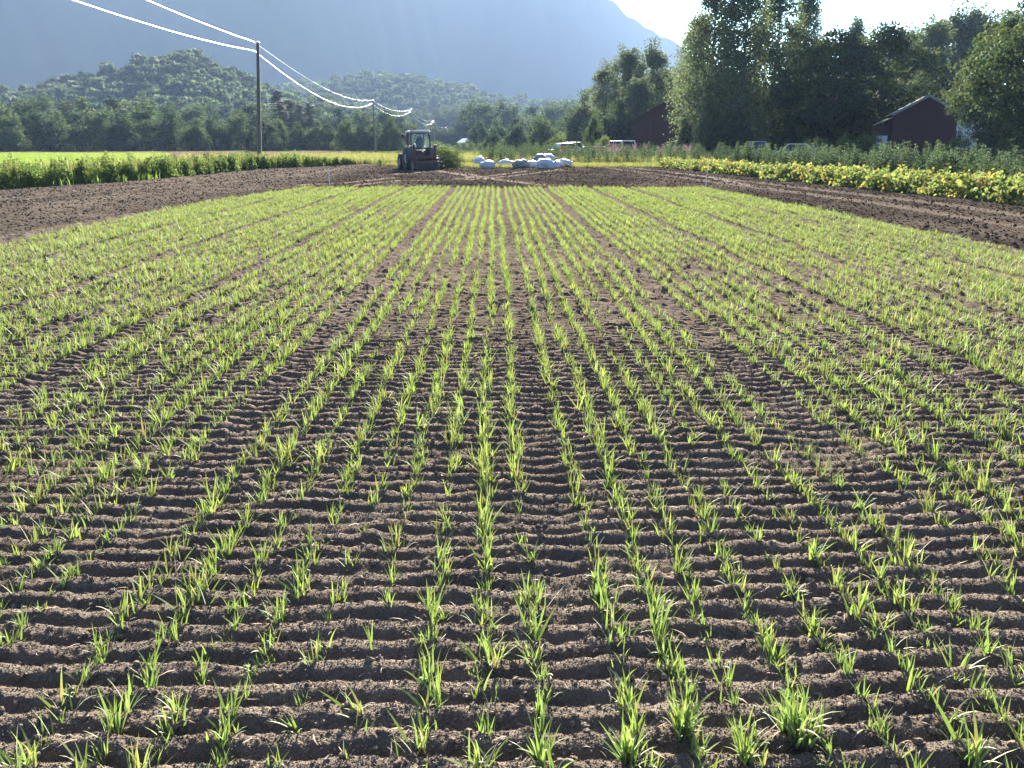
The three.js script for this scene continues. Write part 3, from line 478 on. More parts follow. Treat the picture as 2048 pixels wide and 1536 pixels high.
{
  // left strip of tall weeds
  const R = rng(960), line = [[-30, -24], sL0, sL1, sL2, sL3], rest = [[], [], [], [], []];
  let made = 0;
  for (let q = 0; q < 1000; q++) {
    const s = R(), e = edge(line, s), back = 0.15 + 3.6 * R() * R() , fade = s > 0.82 ? lerp(1, 0.35, (s - 0.82) / 0.18) : 1;
    const x = e[0] - Math.abs(e[2]) * back - 0.1 * R(), z = e[1] - Math.abs(e[3]) * back * 0.6, v = Math.floor(R() * 5), sc = (0.55 + 0.6 * R() * (0.4 + 0.6 * R())) * fade * (1 + 0.15 * fbm(s * 30, 3, 97, 2));
    const vis = new THREE.Vector3(x, 0.5, z).project(camera);
    if (back < 1.0 && made < 150 && Math.abs(vis.x) < 1 && s < 0.75) {
      made++;
      const m = new THREE.Mesh(WEEDL[v], weedMat); m.position.set(x, 0, z); m.rotation.y = R() * 6.28; m.scale.set(sc * 1.1, sc, sc * 1.1); m.castShadow = true;
      place(m, 'weed_plant', 'leafy green weed at the front of the left field margin', 'weed', 'weeds along the left margin');
    } else { const t = 0.8 + 0.5 * R(); rest[v].push({ x, y: 0, z, s: sc, ry: R() * 6.28, w: 1.15, c: col(t * (0.95 + 0.25 * R()), t, t) }); }
  }
  const g = new THREE.Group(); place(g, 'weed_margin', 'thick band of tall weeds between the soil and the green field', 'weeds'); g.userData.kind = 'stuff';
  rest.forEach((l, i) => instanced('weeds', WEEDL[i], weedMat, l, g, true));
  const tall = []; for (let q = 0; q < 900; q++) { const s = R(), e = edge(line, s), back = 0.3 + 3.6 * R(), t = 0.8 + 0.5 * R(); tall.push({ x: e[0] - Math.abs(e[2]) * back, y: 0, z: e[1] - Math.abs(e[3]) * back * 0.6, s: (0.55 + 0.55 * R()) * (s > 0.8 ? 0.7 : 1), ry: R() * 6.28, c: col(t * (0.9 + 0.4 * R()), t, t) }); }
  instanced('tall_grass', grassClump(5, 16, 1.05, [0.09, 0.13, 0.03], [0.19, 0.22, 0.07]), weedMat, tall, g, true);
}
{
  // right: tall dusky weeds behind the potato row
  const R = rng(970), line = [sR0, sR1, sR2, [14.6, -9]].map((p) => [p[0], p[1]]), rest = [[], [], [], [], []];
  let made = 0;
  for (let q = 0; q < 700; q++) {
    const s = 0.06 + 0.8 * R(), e = edge(line, s), back = 2.0 + 4.5 * R() * (0.4 + 0.6 * R()), x = e[0] + Math.abs(e[2]) * back, z = e[1] - Math.abs(e[3]) * back * 0.4;
    const thin = noise(s * 40, back * 0.3, 98);
    if (s < 0.22 && thin < 0.25) continue;
    if (x > 17.5 && R() < 0.55) continue;
    const v = Math.floor(R() * 5), sc = (0.7 + 0.4 * R()) * (1 + 0.12 * thin);
    const vis = new THREE.Vector3(x, 0.7, z).project(camera);
    if (made < 170 && Math.abs(vis.x) < 1 && back < 4) { made++; const m = new THREE.Mesh(WEEDR[v], weedMat); m.position.set(x, 0, z); m.rotation.y = R() * 6.28; m.scale.set(sc * 1.05, sc, sc * 1.05); m.castShadow = true; place(m, 'tall_weed', 'tall dusky green weed standing behind the potato row', 'weed', 'tall weeds behind the potatoes'); }
    else { const t = 0.8 + 0.4 * R(); rest[v].push({ x, y: 0, z, s: sc, ry: R() * 6.28, c: col(t, t, t) }); }
  }
  const g = new THREE.Group(); place(g, 'tall_weed_band', 'band of tall dusky weeds between the potatoes and the farmyard', 'weeds'); g.userData.kind = 'stuff';
  rest.forEach((l, i) => instanced('weeds', WEEDR[i], weedMat, l, g, true));
}
{
  // yellowing potato plants
  const R = rng(980);
  const potato = [1, 2, 3, 4, 5].map((s) => {
    const Q = rng(990 + s), L = new Leaves(), yel = s / 5;
    for (let k = 0; k < 26; k++) {
      const a = Q() * 6.28, e = 0.25 + 1.15 * Q(), l = 0.35 + 0.3 * Q(), dx = Math.cos(a) * Math.cos(e) * l, dz = Math.sin(a) * Math.cos(e) * l, dy = Math.sin(e) * l, kind = Q();
      const c = kind < 0.2 + 0.25 * yel ? [0.215, 0.2, 0.048] : kind < 0.95 ? [0.115, 0.155, 0.036] : [0.14, 0.1, 0.04];
      L.strip([[0, -0.02, 0], [dx * 0.5, dy * 0.5, dz * 0.5], [dx, 0.02 + dy - 0.12, dz]], 0.008, Math.cos(a + 1.57), Math.sin(a + 1.57), [0.12, 0.15, 0.04]);
      for (let q = 0; q < 11; q++) { const t = 0.35 + 0.65 * q / 10; L.random(Q, dx * t + (Q() - 0.5) * 0.1, 0.02 + dy * t - 0.12 * t * t + (Q() - 0.5) * 0.06, dz * t + (Q() - 0.5) * 0.1, 0.065 + 0.05 * Q(), tint(Q, c, 0.28), 0.35, 0.36); }
    }
    return L.geo();
  });
  const line = [sR0, sR1, sR2, [14.6, -9]];
  for (const [off, n] of [[0.25, 105], [0.95, 100], [1.7, 85]]) for (let q = 0; q < n; q++) {
    const s = (q + 0.7 * R()) / n, e = edge(line, s * 0.93), x = e[0] + Math.abs(e[2]) * off + (R() - 0.5) * 0.2, z = e[1] - Math.abs(e[3]) * off * 0.4 + (R() - 0.5) * 0.2;
    if (Math.abs(s - 0.36) < 0.012) continue;
    const sc = (0.95 + 0.45 * R()) * (1.1 - 0.1 * off) * lerp(0.95, 1.3, s), m = new THREE.Mesh(potato[Math.floor(R() * 5)], weedMat);
    m.position.set(x, 0.02, z); m.rotation.y = R() * 6.28; m.scale.setScalar(sc); m.castShadow = true;
    place(m, 'potato_plant', 'low yellowing potato plant in the row along the right soil strip', 'plant', 'potato plants along the right strip');
  }
}
{
  // grass: green field, strip behind the soil, tall weeds before the farm and behind the bales
  const R = rng(1010), lists = {}, add = (k, o) => (lists[k] ??= []).push(o);
  for (let q = 0; q < 26000; q++) { const d = 34 + 96 * Math.sqrt(R()), a = (-36 + 26 * R()) * Math.PI / 180, x = Math.sin(a) * d, z = -Math.cos(a) * d; if (!inPoly(x, z, GREEN)) continue; const t = 0.85 + 0.3 * R(); add('field', { x, y: 0, z, s: 0.9 + 0.4 * R(), w: 1.5, ry: R() * 6.28, c: col(t, t, t) }); }
  for (let q = 0; q < 9000; q++) { const px = 560 + 900 * R(), d = 54 + 60 * R() * R(), p = bearing(px, d); if (inPoly(p.x, p.z, SOIL) || inPoly(p.x, p.z, GREEN)) continue; const t = 0.7 + 0.5 * R(); add('rough', { x: p.x, y: 0, z: p.z, s: (0.5 + 0.5 * R()) * (d > 66 ? 1.5 : 0.7), w: 1.3, ry: R() * 6.28, c: col(t * (1 + 0.3 * R()), t, t) }); }
  for (let q = 0; q < 5000; q++) { const d = 40 + 70 * R(), a = (8 + 30 * R()) * Math.PI / 180, x = Math.sin(a) * d, z = -Math.cos(a) * d; if (inPoly(x, z, SOIL) || x < 12) continue; const t = 0.55 + 0.4 * R(); add('rough', { x, y: 0, z, s: 0.6 + 0.7 * R(), w: 1.3, ry: R() * 6.28, c: col(t, t, t) }); }
  for (let q = 0; q < 420; q++) { const px = 945 + 470 * R(), d = 66 + 16 * R(), p = bearing(px, d); if (px < 985 && R() < 0.6) continue; const t = 0.8 + 0.4 * R(); add(px > 1195 && px < 1390 && R() < 0.45 ? 'fire' + (q % 2) : 'weed' + (q % 5), { x: p.x, y: 0, z: p.z, s: 0.65 + 0.5 * R(), ry: R() * 6.28, c: col(t, t, t) }); }
  for (let q = 0; q < 160; q++) { const px = 1380 + 300 * R(), d = 62 + 16 * R(), p = bearing(px, d), t = 0.6 + 0.4 * R(); if (inPoly(p.x, p.z, SOIL)) continue; add('weed' + (q % 5), { x: p.x, y: 0, z: p.z, s: 0.4 + 0.35 * R(), ry: R() * 6.28, c: col(t * 1.3, t, t) }); }
  const field = grassClump(1, 26, 0.3, [0.095, 0.165, 0.026], [0.18, 0.255, 0.04]), rough = grassClump(2, 22, 0.42, [0.09, 0.12, 0.032], [0.16, 0.19, 0.055]);
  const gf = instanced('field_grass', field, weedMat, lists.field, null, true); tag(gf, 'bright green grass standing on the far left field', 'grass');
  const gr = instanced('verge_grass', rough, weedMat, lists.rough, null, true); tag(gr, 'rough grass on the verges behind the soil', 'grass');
  const g = new THREE.Group(); place(g, 'verge_weeds', 'tall weeds and pink flowering stalks behind the plastic bales', 'weeds'); g.userData.kind = 'stuff';
  for (let k = 0; k < 5; k++) instanced('weeds', WEEDR[k], weedMat, lists['weed' + k], g, true);
  for (let k = 0; k < 2; k++) instanced('pink_flowers', FIRE[k], weedMat, lists['fire' + k], g, true);
}

// ---------------------------------------------------------------- power line
const poleMat = mat(0.1, 0.082, 0.068, { roughness: 0.95 }), steel = mat(0.5, 0.5, 0.5, { roughness: 0.35, metalness: 1 }), wireMat = mat(0.7, 0.7, 0.71, { roughness: 0.3, metalness: 1 }), porcelain = mat(0.6, 0.6, 0.58, { roughness: 0.3 });
const POLES = [[515, 60, 84], [750, 146, 200], [824, 215, 219], [869, 300, 241], [894, 390, 254], [909, 480, 262], [945, 640, 270]].map(([px, d, py]) => { const p = bearing(px, d); p.y = rise(p.x, p.z); p.top = heightAt(py, d, px); return p; });
POLES[0].lean = -0.07;
const dirP = POLES[1].clone().sub(POLES[0]).setY(0).normalize();
{ const p0 = new THREE.Vector3(-11.2, 0, 30); p0.top = 9.6; POLES.unshift(p0); }
const ordinal = ['pole behind the camera', 'nearest wooden power pole standing in the left weeds', 'second wooden power pole, left of the tractor', 'third power pole, above the tractor cab', 'fourth power pole, right of the tractor', 'fifth power pole, small in the far trees', 'sixth power pole, tiny in the far trees', 'farthest power pole by the small white house'];
const ends = [[], []];
POLES.forEach((p, i) => {
  const g = new THREE.Group(), H = p.top - p.y;
  part('shaft', tube([[0, -0.3, 0], [0, H * 0.5, 0], [0, H, 0]], 0.15, 0.1, 8, 10), poleMat, g);
  part('cap', new THREE.ConeGeometry(0.12, 0.08, 10).translate(0, H + 0.03, 0), steel, g);
  for (const [y, k] of [[H - 0.12, 0], [H - 0.65, 1]]) {
    const b = part('bracket', tube([[0, y, 0], [-0.12, y, 0], [-0.24, y + 0.02, 0]], 0.02, 0.02, 3, 6), steel, g);
    const ins = new THREE.LatheGeometry([[0, 0], [0.04, 0], [0.045, 0.03], [0.025, 0.045], [0.045, 0.06], [0.03, 0.1], [0, 0.11]].map((a) => new THREE.Vector2(...a)), 10);
    part('insulator', ins.translate(-0.24, y + 0.02, 0), porcelain, b);
    ends[k].push(new THREE.Vector3(p.x - 0.24 - Math.sin(p.lean ?? 0) * y, p.y + y + 0.12, p.z));
  }
  g.position.set(p.x, p.y, p.z); g.rotation.z = p.lean ?? 0;
  place(g, 'power_pole', ordinal[i], 'pole', 'power line poles');
});
ends.forEach((E, k) => {
  for (let i = 0; i < E.length - 1; i++) {
    const a = E[i], b = E[i + 1], L = a.distanceTo(b), sag = L * (k ? 0.021 : 0.014), pts = [];
    for (let q = 0; q <= 24; q++) { const t = q / 24; pts.push(new THREE.Vector3().lerpVectors(a, b, t).add(new THREE.Vector3(0, -4 * sag * t * (1 - t), 0))); }
    const m = new THREE.Mesh(tube(pts, i ? 0.011 : 0.015, 0.011, 48, 6), wireMat); m.castShadow = true;
    const span = ['from over the camera to the nearest pole', 'between the nearest and second poles', 'between the second and third poles', 'between the third and fourth poles', 'between the fourth and fifth poles', 'between the fifth and sixth poles', 'at the far end of the line'][i];
    place(m, 'overhead_wire', (k ? 'lower' : 'upper') + ' sagging metal wire ' + span, 'wire', 'overhead wires');
  }
});

// ---------------------------------------------------------------- marker stakes
{
  const sm = mat(0.5, 0.5, 0.49, { roughness: 0.6 });
  [[660, 379, 339, 'thin white marker stake at the left far corner of the plot'], [1411, 383, 338, 'thin white marker stake at the right far corner of the plot']].forEach(([px, b, t, l], i) => {
    const p = onGround(px, b), d = Math.hypot(p.x, p.z), h = (b - t) / FPX * d * 1.02, g = new THREE.Group();
    part('stick', plain([rbox(0.03, h, 0.012, 0, h / 2 - 0.03, 0, 0.004)]), sm, g); part('pointed_foot', new THREE.ConeGeometry(0.016, 0.08, 5).rotateX(Math.PI).translate(0, -0.06, 0), sm, g);
    g.position.copy(p); g.rotation.z = i ? -0.03 : 0.02; place(g, 'marker_stake', l, 'stake', 'plot corner stakes');
  });
}

// ---------------------------------------------------------------- heap of plastic bags on the grass strip
{
  const wrap = new THREE.MeshPhysicalMaterial({ color: col(0.33, 0.345, 0.36), roughness: 0.38, clearcoat: 0.4, clearcoatRoughness: 0.3, side: THREE.DoubleSide }), dull = mat(0.13, 0.14, 0.135, { roughness: 0.6 }), tie = mat(0.5, 0.55, 0.6);
  const bag = (seed, w, h, d) => { const g = new THREE.SphereGeometry(1, 40, 26), p = g.attributes.position; for (let i = 0; i < p.count; i++) { let x = p.getX(i), y = p.getY(i), z = p.getZ(i); const sq = (v) => Math.sign(v) * Math.pow(Math.abs(v), 0.95), n = 1 + 0.3 * fbm(x * 2.2 + seed, y * 2.2 + z * 2.7, seed, 3) - 0.05 * Math.abs(noise(x * 7 + seed, z * 7 + y * 9, seed + 3)); p.setXYZ(i, sq(x) * w / 2 * n, Math.max(-0.1, (sq(y) * 0.66 * n + 0.38) * h), sq(z) * d / 2 * n); } g.computeVertexNormals(); return g; };
  [[958, 332, 0.85, 0.62, 'pale plastic bag standing with its neck up at the left end of the heap', 0], [974, 337, 1.05, 0.5, 'low pale plastic bag in front at the left end of the heap', 0], [1013, 333, 1.25, 0.46, 'long pale plastic bag lying alone left of the middle', 0], [1041, 336, 1.15, 0.52, 'dull dark-sided plastic bag left of the heap middle', 1], [1065, 335, 0.95, 0.42, 'small pale plastic bag between the dull bag and the pile', 0], [1090, 337, 1.3, 0.6, 'big pale plastic bag in front of the pile', 0], [1080, 332, 0.95, 1.0, 'dark plastic bag lying on top of the pile', 1], [1096, 331, 0.95, 1.05, 'pale plastic bag on top of the pile behind the dark one', 0], [1112, 335, 0.8, 0.42, 'small plastic bag right beside the pile', 0], [1126, 334, 1.35, 0.52, 'wide pale plastic bag at the right end of the heap', 0]].forEach(([px, py, w, h, l, k], i) => {
    const p = onGround(px, py), g = new THREE.Group();
    const raised = h > 0.9, bh = raised ? 0.48 : h;
    part('sack', bag(40 + i, w, bh, 0.8), k ? dull : wrap, g);
    const nk = part('tied_neck', new THREE.LatheGeometry([[0.0, 0], [0.09, 0], [0.035, 0.07], [0.03, 0.1], [0.07, 0.17], [0.1, 0.2]].map((a) => new THREE.Vector2(...a)), 9), k ? dull : wrap, g);
    nk.position.set(i % 2 ? w * 0.42 : -w * 0.4, bh * 0.55, 0); nk.rotation.z = i % 2 ? -1.0 : 0.9;
    g.position.set(p.x, raised ? 0.34 : 0.0, p.z); g.rotation.y = (i * 1.7) % 0.8 - 0.4; if (raised) g.rotation.z = i % 2 ? -0.25 : 0.2;
    place(g, 'plastic_bag', l, 'bag', 'plastic bags on the grass strip');
  });
}

// ---------------------------------------------------------------- tractor with cultivator
{
  const tyre = mat(0.028, 0.028, 0.03, { roughness: 0.9 }), rim = mat(0.28, 0.285, 0.29, { roughness: 0.45, metalness: 0.3 }), greenP = mat(0.03, 0.05, 0.044, { roughness: 0.4 }), black = mat(0.03, 0.03, 0.033, { roughness: 0.6 }), roofM = mat(0.35, 0.35, 0.34, { roughness: 0.45 }), red = mat(0.07, 0.014, 0.013, { roughness: 0.5 }), glass = new THREE.MeshPhysicalMaterial({ color: col(0.86, 0.94, 0.92), roughness: 0.06, transmission: 1, thickness: 0, side: THREE.DoubleSide }), amber = mat(0.5, 0.17, 0.03, { roughness: 0.3 }), dark = mat(0.06, 0.055, 0.05, { roughness: 0.8 });
  const T = new THREE.Group();
  const wheel = (r, w, x, z, lab) => {
    const g = part('wheel', new THREE.LatheGeometry([[r * 0.55, -w / 2], [r * 0.86, -w * 0.55], [r * 0.97, -w * 0.42], [r * 0.985, 0], [r * 0.97, w * 0.42], [r * 0.86, w * 0.55], [r * 0.55, w / 2]].map((a) => new THREE.Vector2(...a)), 32).rotateZ(Math.PI / 2), tyre, T);
    g.position.set(x, r, z);
    const lugs = []; for (let k = 0; k < 22; k++) for (const s of [-1, 1]) lugs.push(box(w * 0.52, 0.05, 0.045).rotateY(s * 0.5).translate(s * w * 0.24, r * 0.985, 0).rotateX((k + (s > 0 ? 0.5 : 0)) / 22 * 6.2832));
    part('tread_lugs', plain(lugs), tyre, g);
    part('rim', plain([new THREE.LatheGeometry([[0.02, 0], [r * 0.2, 0.02], [r * 0.42, -0.06], [r * 0.5, 0.06], [r * 0.57, 0.1]].map((a) => new THREE.Vector2(...a)), 24).rotateZ(Math.PI / 2 * -Math.sign(x) * -1)]).translate(Math.sign(x) * w * 0.25, 0, 0), rim, g);
    part('hub', new THREE.CylinderGeometry(r * 0.14, r * 0.16, 0.12, 12).rotateZ(Math.PI / 2).translate(Math.sign(x) * w * 0.42, 0, 0), rim, g);
  };
  for (const s of [-1, 1]) { wheel(0.68, 0.42, s * 0.72, 0.0); wheel(0.47, 0.32, s * 0.7, -1.95); }
  part('axle', plain([new THREE.CylinderGeometry(0.1, 0.1, 1.3, 10).rotateZ(Math.PI / 2).translate(0, 0.68, 0), new THREE.CylinderGeometry(0.07, 0.07, 1.3, 10).rotateZ(Math.PI / 2).translate(0, 0.47, -1.95), rbox(0.5, 0.5, 0.7, 0, 0.72, 0.05), rbox(0.4, 0.35, 2.2, 0, 0.62, -1.1)]), dark, T);
  const hood = part('hood', plain([rbox(0.66, 0.62, 1.55, 0, 1.14, -1.68, 0.1), rbox(0.6, 0.4, 0.16, 0, 1.05, -2.45, 0.05)]), greenP, T);
  part('grille', rbox(0.5, 0.5, 0.04, 0, 1.1, -2.55, 0.01), black, hood);
  part('exhaust_pipe', tube([[-0.52, 1.1, -0.85], [-0.54, 1.7, -0.82], [-0.54, 2.36, -0.8], [-0.58, 2.42, -0.74]], 0.05, 0.045, 8, 8), black, T);
  for (const s of [-1, 1]) { const f = part('fender', plain([new THREE.CylinderGeometry(0.76, 0.76, 0.4, 20, 1, true, -1.5, 2.7).rotateZ(Math.PI / 2).rotateX(0.2).translate(s * 0.7, 0.7, 0), rbox(0.06, 0.42, 0.7, s * 0.5, 1.22, 0.05)]), greenP, T); part('tail_light', rbox(0.12, 0.1, 0.05, s * 0.75, 1.42, 0.3, 0.01), amber, f); }
  const cab = part('cab_frame', plain([...[-1, 1].flatMap((s) => [tube([[s * 0.56, 1.12, 0.42], [s * 0.6, 1.6, 0.42], [s * 0.55, 2.2, 0.3]], 0.055, 0.05, 4, 6), tube([[s * 0.6, 1.12, -0.25], [s * 0.64, 1.6, -0.25], [s * 0.58, 2.2, -0.2]], 0.035, 0.035, 4, 6), tube([[s * 0.5, 1.12, -0.9], [s * 0.53, 1.6, -0.86], [s * 0.5, 2.2, -0.74]], 0.045, 0.045, 4, 6)]), rbox(1.2, 0.1, 0.08, 0, 1.28, 0.42), rbox(1.16, 0.07, 0.08, 0, 2.18, 0.32), rbox(1.06, 0.08, 0.08, 0, 1.32, -0.9), rbox(1.1, 0.26, 1.2, 0, 1.06, -0.25)]), black, T);
  part('cab_roof', plain([rbox(1.3, 0.11, 1.3, 0, 2.27, -0.22, 0.05), rbox(1.16, 0.05, 1.1, 0, 2.34, -0.22, 0.02)]), roofM, T);
  const quad = (a, b, c, d) => { const g = new THREE.BufferGeometry(); g.setAttribute('position', new THREE.Float32BufferAttribute([...a, ...b, ...c, ...a, ...c, ...d], 3)); g.computeVertexNormals(); return g; };
  part('rear_window', quad([-0.54, 1.33, 0.42], [0.54, 1.33, 0.42], [0.5, 2.16, 0.31], [-0.5, 2.16, 0.31]), glass, cab);
  part('windscreen', quad([-0.49, 1.36, -0.89], [0.49, 1.36, -0.89], [0.47, 2.18, -0.75], [-0.47, 2.18, -0.75]), glass, cab);
  for (const s of [-1, 1]) part('side_window', quad([s * 0.59, 1.25, 0.38], [s * 0.53, 1.25, -0.86], [s * 0.51, 2.18, -0.74], [s * 0.55, 2.18, 0.28]), glass, cab);
  const seat = part('seat', plain([rbox(0.5, 0.14, 0.5, 0, 1.3, -0.1, 0.05), rbox(0.46, 0.5, 0.14, 0, 1.58, 0.14, 0.06)]), black, T); part('headrest', rbox(0.28, 0.16, 0.1, 0, 1.9, 0.16, 0.04), black, seat);
  part('steering_wheel', new THREE.TorusGeometry(0.19, 0.018, 6, 20).rotateX(1.1).translate(0, 1.6, -0.58), black, T);
  const bc = part('beacon', new THREE.CylinderGeometry(0.055, 0.06, 0.13, 12).translate(-0.48, 2.44, 0.25), amber, T); part('beacon_base', new THREE.CylinderGeometry(0.07, 0.07, 0.03, 12).translate(-0.48, 2.36, 0.25), black, bc);
  for (const s of [-1, 1]) part('mirror', plain([tube([[s * 0.56, 2.1, -0.7], [s * 0.8, 2.12, -0.72]], 0.015, 0.015, 2, 5), rbox(0.16, 0.26, 0.05, s * 0.86, 2.02, -0.72, 0.02)]), black, T);
  part('work_lamp', plain([rbox(0.14, 0.1, 0.08, -0.4, 2.12, 0.42, 0.02), rbox(0.14, 0.1, 0.08, 0.4, 2.12, 0.42, 0.02)]), rim, T);
  // the red cultivator hitched behind
  const cv = part('cultivator', plain([box(0.18, 0.14, 1.7).rotateY(Math.PI / 2).translate(0.1, 0.78, 0.98), box(0.1, 0.12, 1.75).rotateY(Math.PI / 2).translate(0.1, 0.5, 1.5)]), red, T);
  for (const s of [-1, 1]) part('upright_arm', plain([rbox(0.16, 0.8, 0.16, 0.1 + s * 0.66, 1.12, 0.98, 0.03), box(0.1, 0.12, 0.75, 0.1 + s * 0.66, 0.68, 1.28), box(0.6, 0.11, 0.1).rotateZ(s * 0.42).translate(0.1 + s * 0.4, 0.92, 1.0)]), red, cv);
  part('link_arms', plain([tube([[-0.25, 0.62, 0.3], [-0.35, 0.66, 0.95]], 0.04, 0.04, 2, 6), tube([[0.3, 0.62, 0.3], [0.42, 0.66, 0.95]], 0.04, 0.04, 2, 6), tube([[0.05, 1.15, 0.35], [0.1, 1.0, 0.98]], 0.035, 0.035, 2, 6)]), dark, cv);
  part('rotor_housing', plain([rbox(1.5, 0.34, 0.55, 0.1, 0.4, 1.2, 0.08), box(1.5, 0.28, 0.03, 0.1, 0.2, 1.5)]), dark, cv);
  const rollerBars = []; for (let k = 0; k < 9; k++) { const a = k / 9 * 6.2832; rollerBars.push(box(1.6, 0.025, 0.025, 0.1, 0.2 + Math.cos(a) * 0.19, 1.72 + Math.sin(a) * 0.19)); } for (let k = -4; k <= 4; k++) rollerBars.push(new THREE.TorusGeometry(0.18, 0.014, 5, 16).rotateY(Math.PI / 2).translate(0.1 + k * 0.19, 0.2, 1.72));
  part('roller', plain(rollerBars), dark, cv);
  for (const s of [-1, 1]) part('end_disc', plain([new THREE.CylinderGeometry(0.27, 0.27, 0.05, 20).rotateZ(Math.PI / 2).translate(0.1 + s * 0.9, 0.27, 1.45), box(0.05, 0.5, 0.08, 0.1 + s * 0.86, 0.48, 1.45)]), s > 0 ? tyre : dark, cv);
  const tines = []; for (let k = -3; k <= 3; k++) tines.push(tube([[0.1 + k * 0.22, 0.36, 1.2], [0.1 + k * 0.22, 0.15, 1.28], [0.1 + k * 0.22, -0.05, 1.18]], 0.02, 0.015, 3, 5)); part('tines', plain(tines), dark, cv);
  const p = onGround(836, 341); T.position.set(p.x, 0.0, p.z - 1.2); T.rotation.y = 0.33; const k = 1.0; T.scale.setScalar(k);
  place(T, 'tractor', 'dark green tractor with a red cultivator behind, seen from the rear on the far soil', 'tractor');
}

// ---------------------------------------------------------------- farm buildings
function gable(o) {                                              // gable end faces the camera; boards, roof, bargeboards
  const g = new THREE.Group(), { w, d, eave, ridge } = o, boards = [], rear = [], n = Math.round(w / 0.2), bw = w / n;
  for (let k = 0; k < n; k++) { const x0 = -w / 2 + k * bw, xm = x0 + bw / 2, h = lerp(ridge, eave, Math.abs(xm) / (w / 2)); boards.push(box(bw - 0.012, h, 0.04 + (k % 2) * 0.015, xm, h / 2, d / 2 - 0.02)); rear.push(box(bw - 0.012, h, 0.04, xm, h / 2, -d / 2 + 0.02)); }
  part('gable_wall', plain(boards), o.wall, g); part('gable_wall', plain(rear), o.wall, g);
  for (const s of [-1, 1]) { const bs = [], m = Math.round(d / 0.2); for (let k = 0; k < m; k++) bs.push(box(0.04 + (k % 2) * 0.015, eave, d / m - 0.012, s * (w / 2 - 0.02), eave / 2, -d / 2 + (k + 0.5) * d / m)); part('side_wall', plain(bs), o.wall, g); }
  const sl = Math.hypot(w / 2, ridge - eave), an = Math.atan2(ridge - eave, w / 2);
  for (const s of [-1, 1]) {
    const sheets = [], L = sl + 0.35, m = Math.round((d + 0.8) / 0.16);
    for (let k = 0; k < m; k++) sheets.push(box(L, 0.03 + (k % 2) * 0.025, (d + 0.8) / m, -s * -L / 2, 0, -(d + 0.8) / 2 + (k + 0.5) * (d + 0.8) / m).rotateZ(-s * an).translate(0, ridge + 0.06, 0));
    const rf = part('roof', plain(sheets), o.roof, g);
    part('bargeboard', box(L, 0.2, 0.05, s * L / 2, -0.06, (d + 0.8) / 2 + 0.03).rotateZ(-s * an).translate(0, ridge + 0.06, 0), o.trim, rf);
  }
  return g;
}
const redWall = mat(0.048, 0.014, 0.012, { roughness: 0.9 }), corr = mat(0.22, 0.22, 0.22, { roughness: 0.45, metalness: 0.4 }), trimG = mat(0.17, 0.17, 0.165), white = mat(0.5, 0.51, 0.52, { roughness: 0.8 }), glassD = mat(0.02, 0.025, 0.03, { roughness: 0.08 }), tileD = mat(0.04, 0.037, 0.037);
{
  const D = 84, p = bearing(1876, D), pxm = D / FPX, g = gable({ w: 98 * pxm, d: 7, eave: heightAt(226, D, 1852), ridge: heightAt(192, D, 1852), wall: redWall, roof: corr, trim: trimG });
  const lean = part('lean_to', plain([box(1.2, 3.1, 5, -104 * pxm / 2 - 0.62, 1.55, -0.6)]), redWall, g); part('lean_to_roof', box(1.6, 0.06, 5.4).rotateZ(0.42).translate(-104 * pxm / 2 - 0.62, 3.45, -0.6), corr, lean);
  const dr = part('hatch', box(0.9, 1.0, 0.04, -104 * pxm / 2 - 0.6, 1.7, 1.93), white, lean); part('hatch_frame', plain([box(0.06, 1.1, 0.05, -104 * pxm / 2 - 1.08, 1.7, 1.94), box(0.06, 1.1, 0.05, -104 * pxm / 2 - 0.12, 1.7, 1.94)]), trimG, dr);
  g.position.set(p.x, 0, p.z - 3.5); g.rotation.y = -0.36;
  place(g, 'red_shed', 'dark red boarded shed with grey corrugated gable roof between the maples', 'shed');
}
{
  const D = 108, p = bearing(1342, D), pxm = D / FPX, g = gable({ w: 112 * pxm, d: 10, eave: heightAt(242, D, 1326), ridge: heightAt(206, D, 1326), wall: redWall, roof: tileD, trim: redWall });
  g.position.set(p.x, 0, p.z - 5); g.rotation.y = -0.22; place(g, 'red_barn', 'dark red barn half hidden by the birches', 'barn');
}
{
  const D = 112, p = bearing(1960, D), g = new THREE.Group();
  part('wall', box(9, 4.2, 7, 0, 2.1, 0), white, g);
  const rf = part('roof', plain([box(10, 0.12, 4.5).rotateX(0.6).translate(0, 5.3, 1.9), box(10, 0.12, 4.5).rotateX(-0.6).translate(0, 5.3, -1.9)]), tileD, g); part('chimney', box(0.7, 1.4, 0.7, 1.5, 6.6, 0), tileD, rf);
  for (const x of [-3.2, -1.2, 1.2, 3.2]) { const w = part('window', box(1.0, 1.3, 0.06, x, 2.3, 3.52), white, g); part('pane', box(0.84, 1.14, 0.03, x, 2.3, 3.56), glassD, w); part('glazing_bar', box(0.05, 1.14, 0.02, x, 2.3, 3.59), white, w); }
  g.position.set(p.x, 0, p.z); g.rotation.y = -0.3; place(g, 'white_farmhouse', 'white farmhouse wall behind the large layered maple', 'house');
}
{
  const D = 250, p = bearing(936, D), y0 = rise(p.x, p.z), g = gable({ w: 3.6, d: 5, eave: 1.5, ridge: 2.5, wall: white, roof: mat(0.5, 0.5, 0.49, { roughness: 0.5 }), trim: white });
  g.position.set(p.x, y0, p.z); g.rotation.y = 0.6; place(g, 'small_white_house', 'small white house with pale roof far behind the bales', 'house');
}

